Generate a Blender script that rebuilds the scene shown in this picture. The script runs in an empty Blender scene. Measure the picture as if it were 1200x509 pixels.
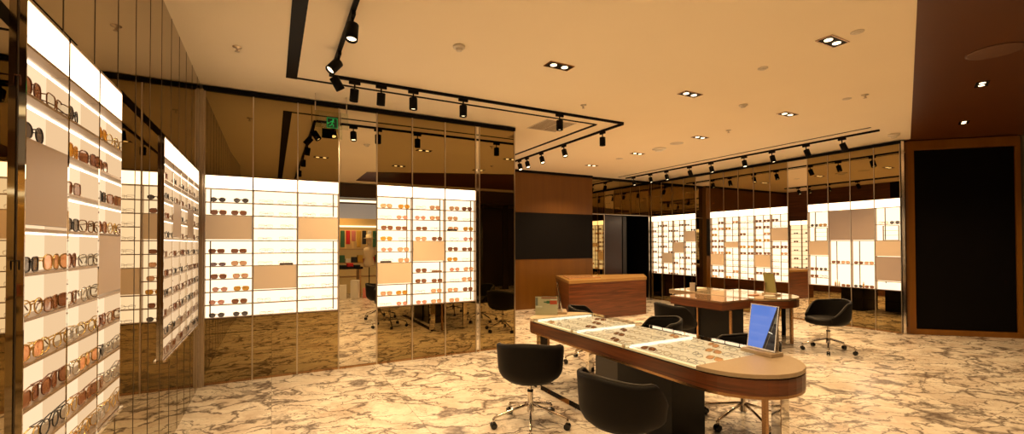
import bpy, bmesh, math, random
from mathutils import Vector, Matrix
R = math.radians
PI = math.pi
rnd = random.Random(7)
scene = bpy.context.scene
COL = scene.collection
CEIL = 3.45
XAM = -0.73
YB, XA, XC, YD, YE = 6.2, -0.71, 9.85, 9.8, 9.65     # back mirror wall, left wall, right wall, rear wall, wood wall
ZL0, ZL1, ZH0 = 0.765, 2.41, 2.255                    # light box bottom, top, header bottom
NROW = 10
RH = (ZH0 - ZL0) / NROW

# ------------------------------------------------------------------ materials
MATS = {}
def new_mat(name):
    m = bpy.data.materials.new(name); m.use_nodes = True
    nt = m.node_tree
    return m, nt, nt.nodes['Principled BSDF']
def pm(name, col, rough=0.5, metal=0.0, emit=None, es=0.0, spec=None, noise=0.0, nscale=20.0):
    if name in MATS: return MATS[name]
    m, nt, b = new_mat(name)
    b.inputs['Base Color'].default_value = (*col, 1)
    b.inputs['Roughness'].default_value = rough
    b.inputs['Metallic'].default_value = metal
    if spec is not None: b.inputs['Specular IOR Level'].default_value = spec
    if emit:
        b.inputs['Emission Color'].default_value = (*emit, 1)
        b.inputs['Emission Strength'].default_value = es
    if noise > 0:
        tc = nt.nodes.new('ShaderNodeTexCoord'); n = nt.nodes.new('ShaderNodeTexNoise')
        n.inputs['Scale'].default_value = nscale
        mx = nt.nodes.new('ShaderNodeMix'); mx.data_type = 'RGBA'
        mx.inputs[6].default_value = (*[c * (1 - noise) for c in col], 1)
        mx.inputs[7].default_value = (*[min(1, c * (1 + noise)) for c in col], 1)
        nt.links.new(tc.outputs['Object'], n.inputs['Vector'])
        nt.links.new(n.outputs['Fac'], mx.inputs[0])
        nt.links.new(mx.outputs[2], b.inputs['Base Color'])
    MATS[name] = m
    return m
def glassy(name, tint=(1, 1, 1), refl=0.12):
    m = bpy.data.materials.new(name); m.use_nodes = True
    nt = m.node_tree; nt.nodes.clear()
    o = nt.nodes.new('ShaderNodeOutputMaterial'); mix = nt.nodes.new('ShaderNodeMixShader')
    t = nt.nodes.new('ShaderNodeBsdfTransparent'); g = nt.nodes.new('ShaderNodeBsdfGlossy')
    fc = nt.nodes.new('ShaderNodeLayerWeight'); fc.inputs['Blend'].default_value = 0.5
    pw = nt.nodes.new('ShaderNodeMath'); pw.operation = 'POWER'; pw.inputs[1].default_value = 4.0
    lw = nt.nodes.new('ShaderNodeMath'); lw.operation = 'MULTIPLY_ADD'; lw.inputs[1].default_value = refl * 3.5; lw.inputs[2].default_value = 0.02
    nt.links.new(fc.outputs['Facing'], pw.inputs[0]); nt.links.new(pw.outputs[0], lw.inputs[0])
    t.inputs['Color'].default_value = (*tint, 1); g.inputs['Roughness'].default_value = 0.0
    nt.links.new(lw.outputs[0], mix.inputs[0]); nt.links.new(t.outputs[0], mix.inputs[1])
    nt.links.new(g.outputs[0], mix.inputs[2]); nt.links.new(mix.outputs[0], o.inputs[0])
    MATS[name] = m
    return m
def wood(name, dark, light, axis='X', scale=1.0, rough=0.35, vertical=False):
    m, nt, b = new_mat(name)
    tc = nt.nodes.new('ShaderNodeTexCoord'); mp = nt.nodes.new('ShaderNodeMapping')
    if vertical: mp.inputs['Scale'].default_value = (9 * scale, 9 * scale, 0.5 * scale)
    else: mp.inputs['Scale'].default_value = (0.8 * scale, 0.8 * scale, 14 * scale)
    n = nt.nodes.new('ShaderNodeTexNoise'); n.inputs['Scale'].default_value = 1.6
    n.inputs['Detail'].default_value = 7; n.inputs['Roughness'].default_value = 0.62
    n.inputs['Distortion'].default_value = 0.8
    r = nt.nodes.new('ShaderNodeValToRGB')
    r.color_ramp.elements[0].position = 0.32; r.color_ramp.elements[0].color = (*dark, 1)
    r.color_ramp.elements[1].position = 0.68; r.color_ramp.elements[1].color = (*light, 1)
    nt.links.new(tc.outputs['Object'], mp.inputs['Vector']); nt.links.new(mp.outputs[0], n.inputs['Vector'])
    nt.links.new(n.outputs['Fac'], r.inputs[0]); nt.links.new(r.outputs[0], b.inputs['Base Color'])
    b.inputs['Roughness'].default_value = rough
    MATS[name] = m
    return m
def marble():
    m, nt, b = new_mat('veined_marble')
    N = nt.nodes; L = nt.links
    tc = N.new('ShaderNodeTexCoord')
    mp = N.new('ShaderNodeMapping'); mp.inputs['Rotation'].default_value = (0, 0, R(24))
    L.new(tc.outputs['Object'], mp.inputs['Vector'])
    def mth(op, a, bb=None, clamp=False):
        n = N.new('ShaderNodeMath'); n.operation = op; n.use_clamp = clamp
        for i, v in enumerate((a, bb)):
            if v is None: continue
            if isinstance(v, (int, float)): n.inputs[i].default_value = v
            else: L.new(v, n.inputs[i])
        return n.outputs[0]
    def noise(sc, det, vec, rough=0.5):
        n = N.new('ShaderNodeTexNoise'); n.inputs['Scale'].default_value = sc; n.inputs['Detail'].default_value = det
        n.inputs['Roughness'].default_value = rough
        L.new(vec, n.inputs['Vector']); return n
    # tile offset: every 0.9 x 0.9 slab gets its own shift of the pattern
    sep = N.new('ShaderNodeSeparateXYZ'); L.new(tc.outputs['Object'], sep.inputs[0])
    tx = mth('FLOOR', mth('DIVIDE', sep.outputs[0], 1.2)); ty = mth('FLOOR', mth('DIVIDE', sep.outputs[1], 0.8))
    cmb = N.new('ShaderNodeCombineXYZ'); L.new(mth('MULTIPLY', tx, 3.7), cmb.inputs[0]); L.new(mth('MULTIPLY', ty, 5.3), cmb.inputs[1])
    L.new(mth('ADD', tx, ty), cmb.inputs[2])
    va = N.new('ShaderNodeVectorMath'); va.operation = 'ADD'; L.new(mp.outputs[0], va.inputs[0]); L.new(cmb.outputs[0], va.inputs[1])
    base = va.outputs[0]
    nd = noise(2.2, 5, base, 0.6)
    sub = N.new('ShaderNodeVectorMath'); sub.operation = 'SUBTRACT'; L.new(nd.outputs['Color'], sub.inputs[0]); sub.inputs[1].default_value = (0.5, 0.5, 0.5)
    sc = N.new('ShaderNodeVectorMath'); sc.operation = 'SCALE'; sc.inputs['Scale'].default_value = 0.75; L.new(sub.outputs[0], sc.inputs[0])
    ad = N.new('ShaderNodeVectorMath'); ad.operation = 'ADD'; L.new(base, ad.inputs[0]); L.new(sc.outputs[0], ad.inputs[1])
    def veins(scale, width, stretch):
        mp2 = N.new('ShaderNodeMapping'); mp2.inputs['Scale'].default_value = stretch; L.new(ad.outputs[0], mp2.inputs['Vector'])
        v = N.new('ShaderNodeTexVoronoi'); v.feature = 'DISTANCE_TO_EDGE'; v.inputs['Scale'].default_value = scale
        L.new(mp2.outputs[0], v.inputs['Vector'])
        nw = noise(1.7, 4, mp.outputs[0], 0.65)
        w = mth('MULTIPLY', mth('POWER', nw.outputs['Fac'], 3.4), width * 10)
        q = mth('DIVIDE', v.outputs['Distance'], w)
        return mth('SUBTRACT', 1.0, q, True)
    v1 = veins(1.5, 0.075, (1, 2.9, 1)); v2 = veins(3.8, 0.06, (1, 3.0, 1))
    patch = noise(1.3, 4, base, 0.6)
    msk = mth('MULTIPLY', mth('SUBTRACT', patch.outputs['Fac'], 0.38), 4.5, True)
    v = mth('MAXIMUM', mth('MULTIPLY', mth('POWER', v1, 0.7), 0.9), mth('MULTIPLY', mth('MULTIPLY', v2, msk), 0.8))
    cloud = noise(2.6, 6, ad.outputs[0], 0.65)
    r = N.new('ShaderNodeValToRGB'); L.new(cloud.outputs['Fac'], r.inputs[0])
    r.color_ramp.elements[0].position = 0.35; r.color_ramp.elements[0].color = (0.66, 0.54, 0.43, 1)
    r.color_ramp.elements[1].position = 0.6; r.color_ramp.elements[1].color = (0.93, 0.85, 0.73, 1)
    mx = N.new('ShaderNodeMix'); mx.data_type = 'RGBA'; L.new(v, mx.inputs[0]); L.new(r.outputs[0], mx.inputs[6])
    mx.inputs[7].default_value = (0.11, 0.075, 0.06, 1)
    # thin slab joints
    def joint(s, size):
        f = mth('FRACT', mth('DIVIDE', s, size)); d = mth('MINIMUM', f, mth('SUBTRACT', 1.0, f))
        return mth('LESS_THAN', mth('MULTIPLY', d, size), 0.003)
    j = mth('MAXIMUM', joint(sep.outputs[0], 1.2), joint(sep.outputs[1], 0.8))
    mj = N.new('ShaderNodeMix'); mj.data_type = 'RGBA'; L.new(mth('MULTIPLY', j, 0.55), mj.inputs[0]); L.new(mx.outputs[2], mj.inputs[6])
    mj.inputs[7].default_value = (0.25, 0.19, 0.14, 1)
    L.new(mj.outputs[2], b.inputs['Base Color'])
    b.inputs['Roughness'].default_value = 0.22; b.inputs['Specular IOR Level'].default_value = 0.35
    MATS['marble'] = m
    return m
def emis(name, col, s):
    m = bpy.data.materials.new(name); m.use_nodes = True
    nt = m.node_tree; nt.nodes.clear()
    o = nt.nodes.new('ShaderNodeOutputMaterial'); e = nt.nodes.new('ShaderNodeEmission')
    e.inputs[0].default_value = (*col, 1); e.inputs[1].default_value = s
    nt.links.new(e.outputs[0], o.inputs[0]); MATS[name] = m
    return m

marble()
BRONZE = pm('bronze_mirror', (0.35, 0.265, 0.125), 0.0, 1.0)
CLEARM = pm('clear_mirror', (0.74, 0.69, 0.58), 0.0, 1.0)
DARKM = pm('smoked_mirror', (0.16, 0.12, 0.07), 0.02, 1.0)
CHROME = pm('brushed_chrome', (0.72, 0.66, 0.58), 0.14, 1.0)
POL = pm('polished_steel', (0.78, 0.74, 0.68), 0.04, 1.0)
BRASS = pm('bronze_metal', (0.42, 0.25, 0.12), 0.25, 1.0)
STRIP = pm('satin_nickel_strip', (0.60, 0.52, 0.42), 0.28, 1.0)
SHELF = pm('shelf_metal', (0.34, 0.24, 0.16), 0.35, 0.6)
BLACK = pm('matte_black', (0.004, 0.003, 0.0025), 0.55, spec=0.12)
BLACKG = pm('black_gloss', (0.006, 0.006, 0.006), 0.12)
CEILM = pm('ceiling_paint', (0.97, 0.85, 0.65), 0.9, noise=0.02, nscale=1.5)
PLASTER = pm('plaster_white', (0.75, 0.68, 0.58), 0.7)
LEATHER = pm('charcoal_leather', (0.0055, 0.004, 0.003), 0.55, spec=0.14, noise=0.25, nscale=60)
SEATL = pm('charcoal_seat_leather', (0.008, 0.006, 0.0045), 0.5, spec=0.16, noise=0.25, nscale=60)
WALN = wood('walnut', (0.05, 0.014, 0.004), (0.18, 0.055, 0.016), scale=1.0, rough=0.3)
WALND = wood('dark_walnut', (0.06, 0.022, 0.010), (0.16, 0.062, 0.026), scale=0.8, rough=0.35)
OAK = wood('amber_veneer', (0.13, 0.050, 0.004), (0.17, 0.068, 0.006), scale=0.35, rough=0.35, vertical=True)
SOFF = wood('amber_ceiling_veneer', (0.085, 0.024, 0.0015), (0.115, 0.034, 0.002), scale=0.3, rough=0.4)
PAD = pm('taupe_leather', (0.40, 0.30, 0.19), 0.5, noise=0.1, nscale=90)
CREAM = pm('cream_stone', (0.66, 0.53, 0.36), 0.35, noise=0.05, nscale=30)
GLOWW = emis('glow_header', (1.0, 0.72, 0.45), 5.0)
GLOWB = emis('glow_back_panel', (1.0, 0.74, 0.47), 1.9)
GLOWA = emis('glow_side_panel', (1.0, 0.69, 0.41), 1.15)
LED = emis('led_strip', (1.0, 0.84, 0.62), 5.0)
LEDT = emis('tray_led', (1.0, 0.84, 0.6), 2.6)
TRAYG = pm('glowing_tray', (0.8, 0.74, 0.68), 0.5, emit=(1.0, 0.78, 0.58), es=0.42)  # tray is no lamp; light of the bars is put into its emission
DULL = pm('glowing_front_lining', (0.8, 0.66, 0.45), 0.5, emit=(1.0, 0.7, 0.35), es=0.35)  # lining only looks lit: a dull glow is put in as emission
COVB = pm('sand_cover_panel', (0.62, 0.47, 0.31), 0.55, emit=(1.0, 0.62, 0.32), es=0.22)  # no lamp; part of the panel's brightness is put in as emission
COVA = pm('shaded_cover_panel', (0.34, 0.25, 0.19), 0.4)  # same cover panel, darker because shading is put into the base colour
COVC = pm('grey_cover_panel', (0.38, 0.28, 0.21), 0.45, emit=(1.0, 0.66, 0.40), es=0.12)  # grey panel brightened by a faint emission, though it is no lamp
GLASS = glassy('clear_glass', (0.93, 0.95, 0.92), 0.12)
ACRYL = glassy('acrylic', (0.90, 0.93, 0.90), 0.10)
LAMP = emis('lamp_face', (1.0, 0.74, 0.42), 4.5)
GREENE = emis('exit_green', (0.04, 0.55, 0.10), 0.55)

# ------------------------------------------------------------------ mesh helpers
class MB:
    def __init__(s): s.bm = bmesh.new(); s.mi = 0
    def _t(s, geom, M):
        if M is not None: bmesh.ops.transform(s.bm, matrix=M, verts=geom)
        for v in geom:
            for f in v.link_faces: f.material_index = s.mi
        return s
    def box(s, x0, x1, y0, y1, z0, z1, M=None):
        g = bmesh.ops.create_cube(s.bm, size=1.0)['verts']
        for v in g:
            v.co = Vector(((x0 + x1) / 2 + v.co.x * (x1 - x0), (y0 + y1) / 2 + v.co.y * (y1 - y0), (z0 + z1) / 2 + v.co.z * (z1 - z0)))
        return s._t(g, M)
    def cyl(s, p0, p1, r0, r1=None, seg=16, cap=True):
        p0, p1 = Vector(p0), Vector(p1); r1 = r0 if r1 is None else r1
        d = p1 - p0; L = d.length
        g = bmesh.ops.create_cone(s.bm, cap_ends=cap, segments=seg, radius1=r0, radius2=r1, depth=L)['verts']
        q = Vector((0, 0, 1)).rotation_difference(d.normalized()) if L > 0 else None
        M = Matrix.Translation((p0 + p1) / 2) @ q.to_matrix().to_4x4()
        return s._t(g, M)
    def tube(s, pts, r, seg=6, closed=False):
        pts = [Vector(p) for p in pts]; n = len(pts); rings = []
        for i, p in enumerate(pts):
            a = pts[(i - 1) % n] if (closed or i > 0) else p
            b = pts[(i + 1) % n] if (closed or i < n - 1) else p
            t = (b - a).normalized(); up = Vector((0, 0, 1)) if abs(t.z) < 0.9 else Vector((0, 1, 0))
            if closed: up = Vector((0, 1, 0)) if abs(t.y) < 0.9 else Vector((0, 0, 1))
            u = t.cross(up).normalized(); w = t.cross(u).normalized()
            rings.append([s.bm.verts.new(p + u * r * math.cos(2 * PI * k / seg) + w * r * math.sin(2 * PI * k / seg)) for k in range(seg)])
        m = n if closed else n - 1
        for i in range(m):
            A, B = rings[i], rings[(i + 1) % n]
            for k in range(seg):
                f = s.bm.faces.new((A[k], A[(k + 1) % seg], B[(k + 1) % seg], B[k])); f.material_index = s.mi; f.smooth = True
        if not closed:
            for rg in (rings[0], rings[-1]):
                f = s.bm.faces.new(rg); f.material_index = s.mi
        return s
    def poly(s, pts, z0, z1):
        """extruded outline in plan"""
        a = [s.bm.verts.new((p[0], p[1], z0)) for p in pts]; b = [s.bm.verts.new((p[0], p[1], z1)) for p in pts]
        n = len(pts)
        fs = [s.bm.faces.new(a[::-1]), s.bm.faces.new(b)]
        for i in range(n): fs.append(s.bm.faces.new((a[i], a[(i + 1) % n], b[(i + 1) % n], b[i])))
        for f in fs: f.material_index = s.mi
        return s
    def lathe(s, prof, seg=24, M=None):
        rings = []
        for r, z in prof:
            rings.append([s.bm.verts.new((r * math.cos(2 * PI * k / seg), r * math.sin(2 * PI * k / seg), z)) for k in range(seg)])
        for A, B in zip(rings, rings[1:]):
            for k in range(seg):
                f = s.bm.faces.new((A[k], A[(k + 1) % seg], B[(k + 1) % seg], B[k])); f.material_index = s.mi; f.smooth = True
        for rg in (rings[0], rings[-1]):
            if (rg[0].co - rg[1].co).length > 1e-5:
                f = s.bm.faces.new(rg); f.material_index = s.mi
        if M is not None: bmesh.ops.transform(s.bm, matrix=M, verts=[v for rg in rings for v in rg])
        return s
    def mesh(s, name, mats):
        bmesh.ops.recalc_face_normals(s.bm, faces=s.bm.faces)
        me = bpy.data.meshes.new(name); s.bm.to_mesh(me); s.bm.free()
        for m in (mats if isinstance(mats, (list, tuple)) else [mats]): me.materials.append(m)
        return me
    def obj(s, name, mats, parent=None, loc=None, rot=None, bevel=0, smooth=False):
        o = bpy.data.objects.new(name, s.mesh(name, mats)); COL.objects.link(o)
        if parent is not None: o.parent = parent
        if loc is not None: o.location = loc
        if rot is not None: o.rotation_euler = rot
        if smooth:
            for p in o.data.polygons: p.use_smooth = True
        if bevel:
            md = o.modifiers.new('bevel', 'BEVEL'); md.width = bevel; md.segments = 2; md.limit_method = 'ANGLE'
        return o
def tag(o, label, cat, group=None, kind=None):
    if label: o['label'] = label
    if cat: o['category'] = cat
    if group: o['group'] = group
    if kind: o['kind'] = kind
    return o
def thing(name, label, cat, loc=(0, 0, 0), rz=0.0, group=None):
    o = bpy.data.objects.new(name, None); COL.objects.link(o)
    o.location = loc; o.rotation_euler = (0, 0, rz); o.empty_display_size = 0.1
    return tag(o, label, cat, group)
def struct(o):
    o['kind'] = 'structure'; return o
def copy_tree(o, parent=None):
    c = o.copy(); COL.objects.link(c)
    if parent is not None: c.parent = parent
    for ch in list(o.children):
        copy_tree(ch, c)
    return c
def box_obj(name, b, mat, parent=None, bevel=0):
    return MB().box(*b).obj(name, mat, parent, bevel=bevel)

# ------------------------------------------------------------------ room shell
struct(box_obj('floor', (-3.5, 14, -7, 13, -0.1, 0), MATS['marble']))
struct(box_obj('ceiling', (-3.5, 14, -7, 13, CEIL, CEIL + 0.15), CEILM))
trim_no = [0]
def trim(b, mat=STRIP, pts=None):
    trim_no[0] += 1
    return struct(box_obj('trim_%d' % trim_no[0], b, mat))

BX0 = -0.687; BW = 0.4825
BE = [BX0 + BW * i for i in range(8)]               # eight bay edges on the back wall
BEND = 3.36
wb = struct(box_obj('wall_back', (XA, BEND, YB + 0.09, YB + 0.35, 0, CEIL), BLACK))
def mpanel(par, b, mat=BRONZE):
    return box_obj('mirror_panel', b, mat, par)
gap = 0.004
cols = [(BE[0], BE[1], 'box'), (BE[1], BE[2], 'box'), (BE[2], BE[3], 'box'), (BE[3], BE[4], 'clear'),
        (BE[4], BE[5], 'box'), (BE[5], BE[6], 'box'), (BE[6], BE[7], 'box'), (BE[7] + 0.065, BEND, 'dark')]
for x0, x1, k in cols:
    a, b = x0 + gap, x1 - gap
    if k == 'clear':
        mpanel(wb, (a, b, YB, YB + 0.08, 0.03, 3.38), CLEARM)
    elif k == 'dark':
        mpanel(wb, (a, b, YB, YB + 0.08, 0.03, 3.38))
    else:
        mpanel(wb, (a, b, YB, YB + 0.08, ZL1 + 0.015, 3.38))
        mpanel(wb, (a, b, YB, YB + 0.08, 0.585, ZL0 - 0.015))
        mpanel(wb, (a, b, YB, YB + 0.08, 0.03, 0.58))
for i, x in enumerate(BE + [BE[7] + 0.06, BEND - 0.01]):
    trim((x - 0.007, x + 0.007, YB - 0.012, YB + 0.01, 0.0, 3.38))
trim((BE[7] + 0.008, BE[7] + 0.052, YB - 0.004, YB + 0.08, 0.03, 3.38), POL)
trim((BX0, BEND, YB - 0.004, YB + 0.088, 0.0, 0.028), BRASS)
trim((XA, BEND, YB - 0.02, YB + 0.088, 3.382, 3.435), BLACK)
# corner posts between left and back wall
trim((XAM + 0.002, XA + 0.015, YB - 0.07, YB + 0.08, 0, 3.38), STRIP)
# side of the projecting block
wbs = struct(box_obj('wall_block_side', (BEND - 0.1, BEND, YB + 0.352, YE, 0, CEIL), WALND))

# left wall (X = XA): bays
AP = 0.355; A0 = 2.03
AE = [A0 + AP * k for k in range(13)]                 # ... 6.29
wl = struct(box_obj('wall_left', (XA - 0.4, XA - 0.1, -3.0, YB + 0.35, 0, CEIL), BLACK))

def a_panel(y0, y1, z0, z1):
    if y1 < A0 + 0.01 and y1 > 0.5:                   # the leaf beside the near unit stands very slightly ajar
        o = MB().box(-0.02, 0.0, y0 - A0 + 0.002, y1 - A0 - 0.002, z0, z1).obj('mirror_panel', BRONZE, wl, (XAM, A0 - 0.006, 0), (0, 0, R(2.3)))
        return
    mpanel(wl, (XA - 0.09, XAM, y0 + 0.002, min(y1, YB - 0.075) - 0.002, z0, z1))
ybk = [A0 - AP * k for k in range(13, 0, -1)]
edges = ybk + AE
for y0, y1 in zip(edges[:-1], edges[1:]):
    if y0 > YB - 0.1: break
    if (A0 - 0.01 < y0 < AE[3] - 0.01) or (y0 > AE[6] - 0.01 and y0 < AE[11] - 0.01):
        a_panel(y0, y1, ZL1 + 0.012, CEIL); a_panel(y0, y1, 0.0, ZL0 - 0.012)
    else:
        a_panel(y0, y1, 0.0, CEIL)
for y in edges:
    if y < YB - 0.08 and y > 0.5:
        trim((XAM - 0.001, XAM + 0.002, y - 0.0015, y + 0.0015, 0, CEIL), pm('dark_seam', (0.16, 0.12, 0.08), 0.4, 0.5))

# right wall (X = XC)
CP = 0.392
C3 = [3.80 + CP * k for k in range(5)]                # near lit bank, four bays
C2 = [5.775 + CP * k for k in range(6)]               # middle bank, five bays
C1 = [8.175 + CP * k for k in range(5)]               # far bank, four bays
wr = struct(box_obj('wall_right', (XC + 0.10, XC + 0.4, 3.78, YD + 0.1, 0, CEIL), BLACK))
def c_panel(y0, y1, z0, z1, mat=BRONZE): mpanel(wr, (XC, XC + 0.09, y0 + 0.003, y1 - 0.003, z0, z1), mat)
for E3 in (C3, C2, C1):
    for y0, y1 in zip(E3[:-1], E3[1:]):
        c_panel(y0, y1, ZL1 + 0.015, 3.38)
        c_panel(y0, y1, 0.03, 0.55); c_panel(y0, y1, 0.555, ZL0 - 0.015)
    for y in E3: trim((XC - 0.010, XC + 0.004, y - 0.005, y + 0.005, 0, 3.38), STRIP)
c_panel(C3[-1], C2[0], 0.03, 3.38, CLEARM); c_panel(C2[-1], C1[0], 0.03, 3.38, CLEARM)
c_panel(C1[-1], YD - 0.01, 0.03, 3.38, BRONZE)
trim((XC - 0.02, XC + 0.09, 3.78, YD, 3.382, 3.435), BLACK)
trim((XC - 0.004, XC + 0.09, 3.78, YD, 0.0, 0.028), BRASS)

# wood wall with black recess, rear wall with doorway
we = struct(box_obj('wall_wood', (BEND, 7.60, YE, YE + 0.3, 0, CEIL), OAK))
tag(struct(box_obj('trim_90', (BEND, 7.60, YE - 0.02, YE, 3.385, CEIL), BLACK)), None, None)
scr = thing('wall_screen', 'wide black screen panel set across the middle of the wooden wall', 'screen', (6.4, YE, 1.82))
box_obj('panel', (-1.19, 1.19, -0.012, -0.002, -0.58, 0.58), pm('screen_black', (0.004, 0.003, 0.003), 0.6, spec=0.12), scr)
wd = struct(box_obj('wall_rear', (7.60, 8.10, YD, YD + 0.2, 0, CEIL), BLACK))
mpanel(wd, (7.602, 8.09, YD - 0.012, YD, 0.0, 2.43), BRONZE)
for i, (a, b) in enumerate(((7.60, 8.10), (8.10, 8.68), (8.68, 9.26), (9.26, XC))):
    mpanel(wd, (a + 0.003, b - 0.003, YD - 0.012, YD, 2.44, 3.38), BRONZE)
struct(box_obj('wall_rear_upper', (8.10, XC + 0.1, YD + 0.001, YD + 0.2, 2.43, CEIL), BLACK))
trim((7.6, XC, YD - 0.03, YD - 0.013, 2.425, 2.445), STRIP)
trim((8.095, 8.115, YD - 0.03, YD + 0.02, 0, 2.425), STRIP)
trim((9.77, 9.79, YD - 0.03, YD + 0.02, 0, 2.425), STRIP)
trim((7.6, XC, YD - 0.04, YD - 0.013, 3.385, CEIL), BLACK)
# doorway recess
DRED = pm('dark_red_brown_lacquer', (0.030, 0.010, 0.006), 0.3)
DGRY = pm('dark_grey_lacquer', (0.02, 0.016, 0.014), 0.5)
struct(box_obj('wall_corridor', (7.9, 10.4, 11.2, 11.3, 0, CEIL), BLACK))
struct(box_obj('wall_corridor_right', (9.96, 10.3, YD + 0.21, 11.2, 0, CEIL), BLACK))
struct(box_obj('wall_corridor_side', (8.0, 8.09, YD + 0.22, 11.2, 0, CEIL), DRED))
dr = struct(box_obj('door_1', (8.16, 8.98, YD + 0.25, YD + 0.30, 0.0, 2.42), DRED))
dr2 = struct(box_obj('door_2', (9.02, 9.16, YD + 0.25, YD + 0.30, 0.0, 2.42), DGRY))

# diagonal wall with large black panel
P0 = Vector((9.97, 3.79, 0)); P1 = Vector((11.16, 2.665, 0)); dv = P1 - P0
DL = dv.length; DA = math.atan2(dv.y, dv.x)
dw = MB().box(0, DL, 0.02, 0.25, 0, CEIL).obj('wall_diagonal', OAK, None, P0, (0, 0, DA)); struct(dw)
bp = thing('feature_panel', 'tall black panel in a wooden frame on the slanted wall at right', 'panel', tuple(P0), DA)
MB().box(0.15, DL - 0.07, 0.0, 0.018, 0.10, 3.25).obj('panel', BLACKG if False else pm('soft_black', (0.004, 0.003, 0.003), 0.6, spec=0.12), bp)
fr = MB(); fr.box(0.0, 0.14, -0.03, 0.019, 0, 3.42); fr.box(DL - 0.06, DL, -0.03, 0.019, 0, 3.42)
fr.box(0.14, DL - 0.06, -0.03, 0.019, 3.26, 3.42); fr.box(0.14, DL - 0.06, -0.03, 0.019, 0.0, 0.09)
fr.obj('frame', wood('frame_veneer', (0.27, 0.105, 0.010), (0.34, 0.14, 0.016), scale=0.35, rough=0.35, vertical=True), bp)
# little filler post between mirror wall and slanted wall
struct(MB().box(XC - 0.01, XC + 0.13, 3.735, 3.777, 0, 3.42).obj('trim_91', CHROME))
# wooden ceiling field
wcz = CEIL - 0.012
sof = MB().poly([(2.1, 0.69), (4.31, 1.54), (9.95, 3.68), (9.98, 3.775), (11.2, 2.63), (13, 0.9), (13, -1.0), (2.1, -1.0)], wcz, CEIL - 0.001)
so = sof.obj('ceiling_wood', SOFF); struct(so)
# wall to the far right
struct(MB().box(0.02, 2.6, 0, 0.1, 0, CEIL).obj('wall_far_right', pm('olive_stone', (0.22, 0.19, 0.12), 0.4), None, (11.17, 2.60, 0), (0, 0, R(-18))))

# ------------------------------------------------------------------ ceiling slots (structure)
def slot(b): trim(b, BLACK)
zc0, zc1 = CEIL - 0.006, CEIL - 0.0005
slot((0.125, 0.235, -3.0, 5.51, zc0, zc1))
slot((0.235, 4.40, 5.455, 5.50, zc0, zc1))
slot((4.36, 4.42, 5.50, 8.9, zc0, zc1))
slot((8.36, 8.395, 3.60, 9.5, zc0, zc1))

# ------------------------------------------------------------------ glasses
def rim_pts(cx, cz, w, h, p, y=0.0, n=18):
    out = []
    for k in range(n):
        a = 2 * PI * k / n; c, s_ = math.cos(a), math.sin(a)
        out.append((cx + w / 2 * math.copysign(abs(c) ** (2 / p), c), y + 0.02 * ((cx + w / 2 * c) / 0.08) ** 2 * 0.25, cz + h / 2 * math.copysign(abs(s_) ** (2 / p), s_)))
    return out
def glasses_mesh(shape, framecol, lenscol, tr, rad=0.0022, lens=True, metal=0.0):
    """one mesh: slot 0 frame, slot 1 lens"""
    W, H, p = {'round': (0.060, 0.048, 2.0), 'square': (0.066, 0.044, 4.0), 'oval': (0.064, 0.036, 2.4), 'pilot': (0.066, 0.050, 2.7)}[shape]
    cx = 0.041; cz = H / 2 + rad
    m = MB(); m.mi = 0
    for sgn in (-1, 1):
        m.tube(rim_pts(sgn * cx, cz, W, H, p), rad, 5, True)
    m.tube([(-0.012, -0.001, cz + H * 0.18), (0, -0.003, cz + H * 0.25), (0.012, -0.001, cz + H * 0.18)], rad, 5)
    if shape == 'pilot': m.tube([(-0.03, 0, cz + H / 2), (0.03, 0, cz + H / 2)], rad * 0.8, 5)
    # folded temples
    for sgn in (-1, 1):
        e = sgn * (cx + W / 2)
        yy = 0.030 if sgn < 0 else 0.022
        m.tube([(e, 0.004, cz + H * 0.3), (e + sgn * 0.002, yy - 0.006, cz + H * 0.3), (e - sgn * 0.006, yy, cz + H * 0.28), (-sgn * 0.04, yy + 0.004, cz + H * 0.05), (-sgn * 0.062, yy + 0.004, cz - H * 0.32)], rad, 5)
    if lens:
        m.mi = 1
        for sgn in (-1, 1):
            pts = rim_pts(sgn * cx, cz, W * 0.97, H * 0.97, p, 0.0005)
            f = m.bm.faces.new([m.bm.verts.new(q) for q in pts]); f.material_index = 1
    fm = pm('frame_%s' % framecol[0], framecol[1], 0.3, metal)
    if lens:
        key = 'lens_' + lenscol[0]
        lm = MATS.get(key)
        if lm is None:
            lm = bpy.data.materials.new(key); lm.use_nodes = True; nt = lm.node_tree; nt.nodes.clear()
            o = nt.nodes.new('ShaderNodeOutputMaterial'); mx = nt.nodes.new('ShaderNodeMixShader')
            t = nt.nodes.new('ShaderNodeBsdfTransparent'); g = nt.nodes.new('ShaderNodeBsdfPrincipled')
            g.inputs['Base Color'].default_value = (*lenscol[1], 1); g.inputs['Roughness'].default_value = 0.08
            t.inputs['Color'].default_value = (*[min(1, c * 1.6 + 0.05) for c in lenscol[1]], 1)
            mx.inputs[0].default_value = tr
            nt.links.new(t.outputs[0], mx.inputs[1]); nt.links.new(g.outputs[0], mx.inputs[2]); nt.links.new(mx.outputs[0], o.inputs[0])
            MATS[key] = lm
        mats = [fm, lm]
    else: mats = [fm]
    return m.mesh('glasses', mats)
FR = {'black': (0.012, 0.010, 0.009), 'brown': (0.16, 0.055, 0.02), 'tortoise': (0.22, 0.09, 0.02), 'gold': (0.55, 0.36, 0.12), 'silver': (0.45, 0.42, 0.38), 'rose': (0.65, 0.26, 0.20), 'amber': (0.62, 0.30, 0.03), 'clear': (0.62, 0.52, 0.42)}
LN = {'dark grey': (0.10, 0.085, 0.085), 'brown': (0.26, 0.11, 0.06), 'rose': (0.75, 0.34, 0.27), 'amber': (0.62, 0.32, 0.05), 'violet': (0.25, 0.17, 0.20), 'peach': (0.85, 0.42, 0.26)}
KIND = {}
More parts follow.
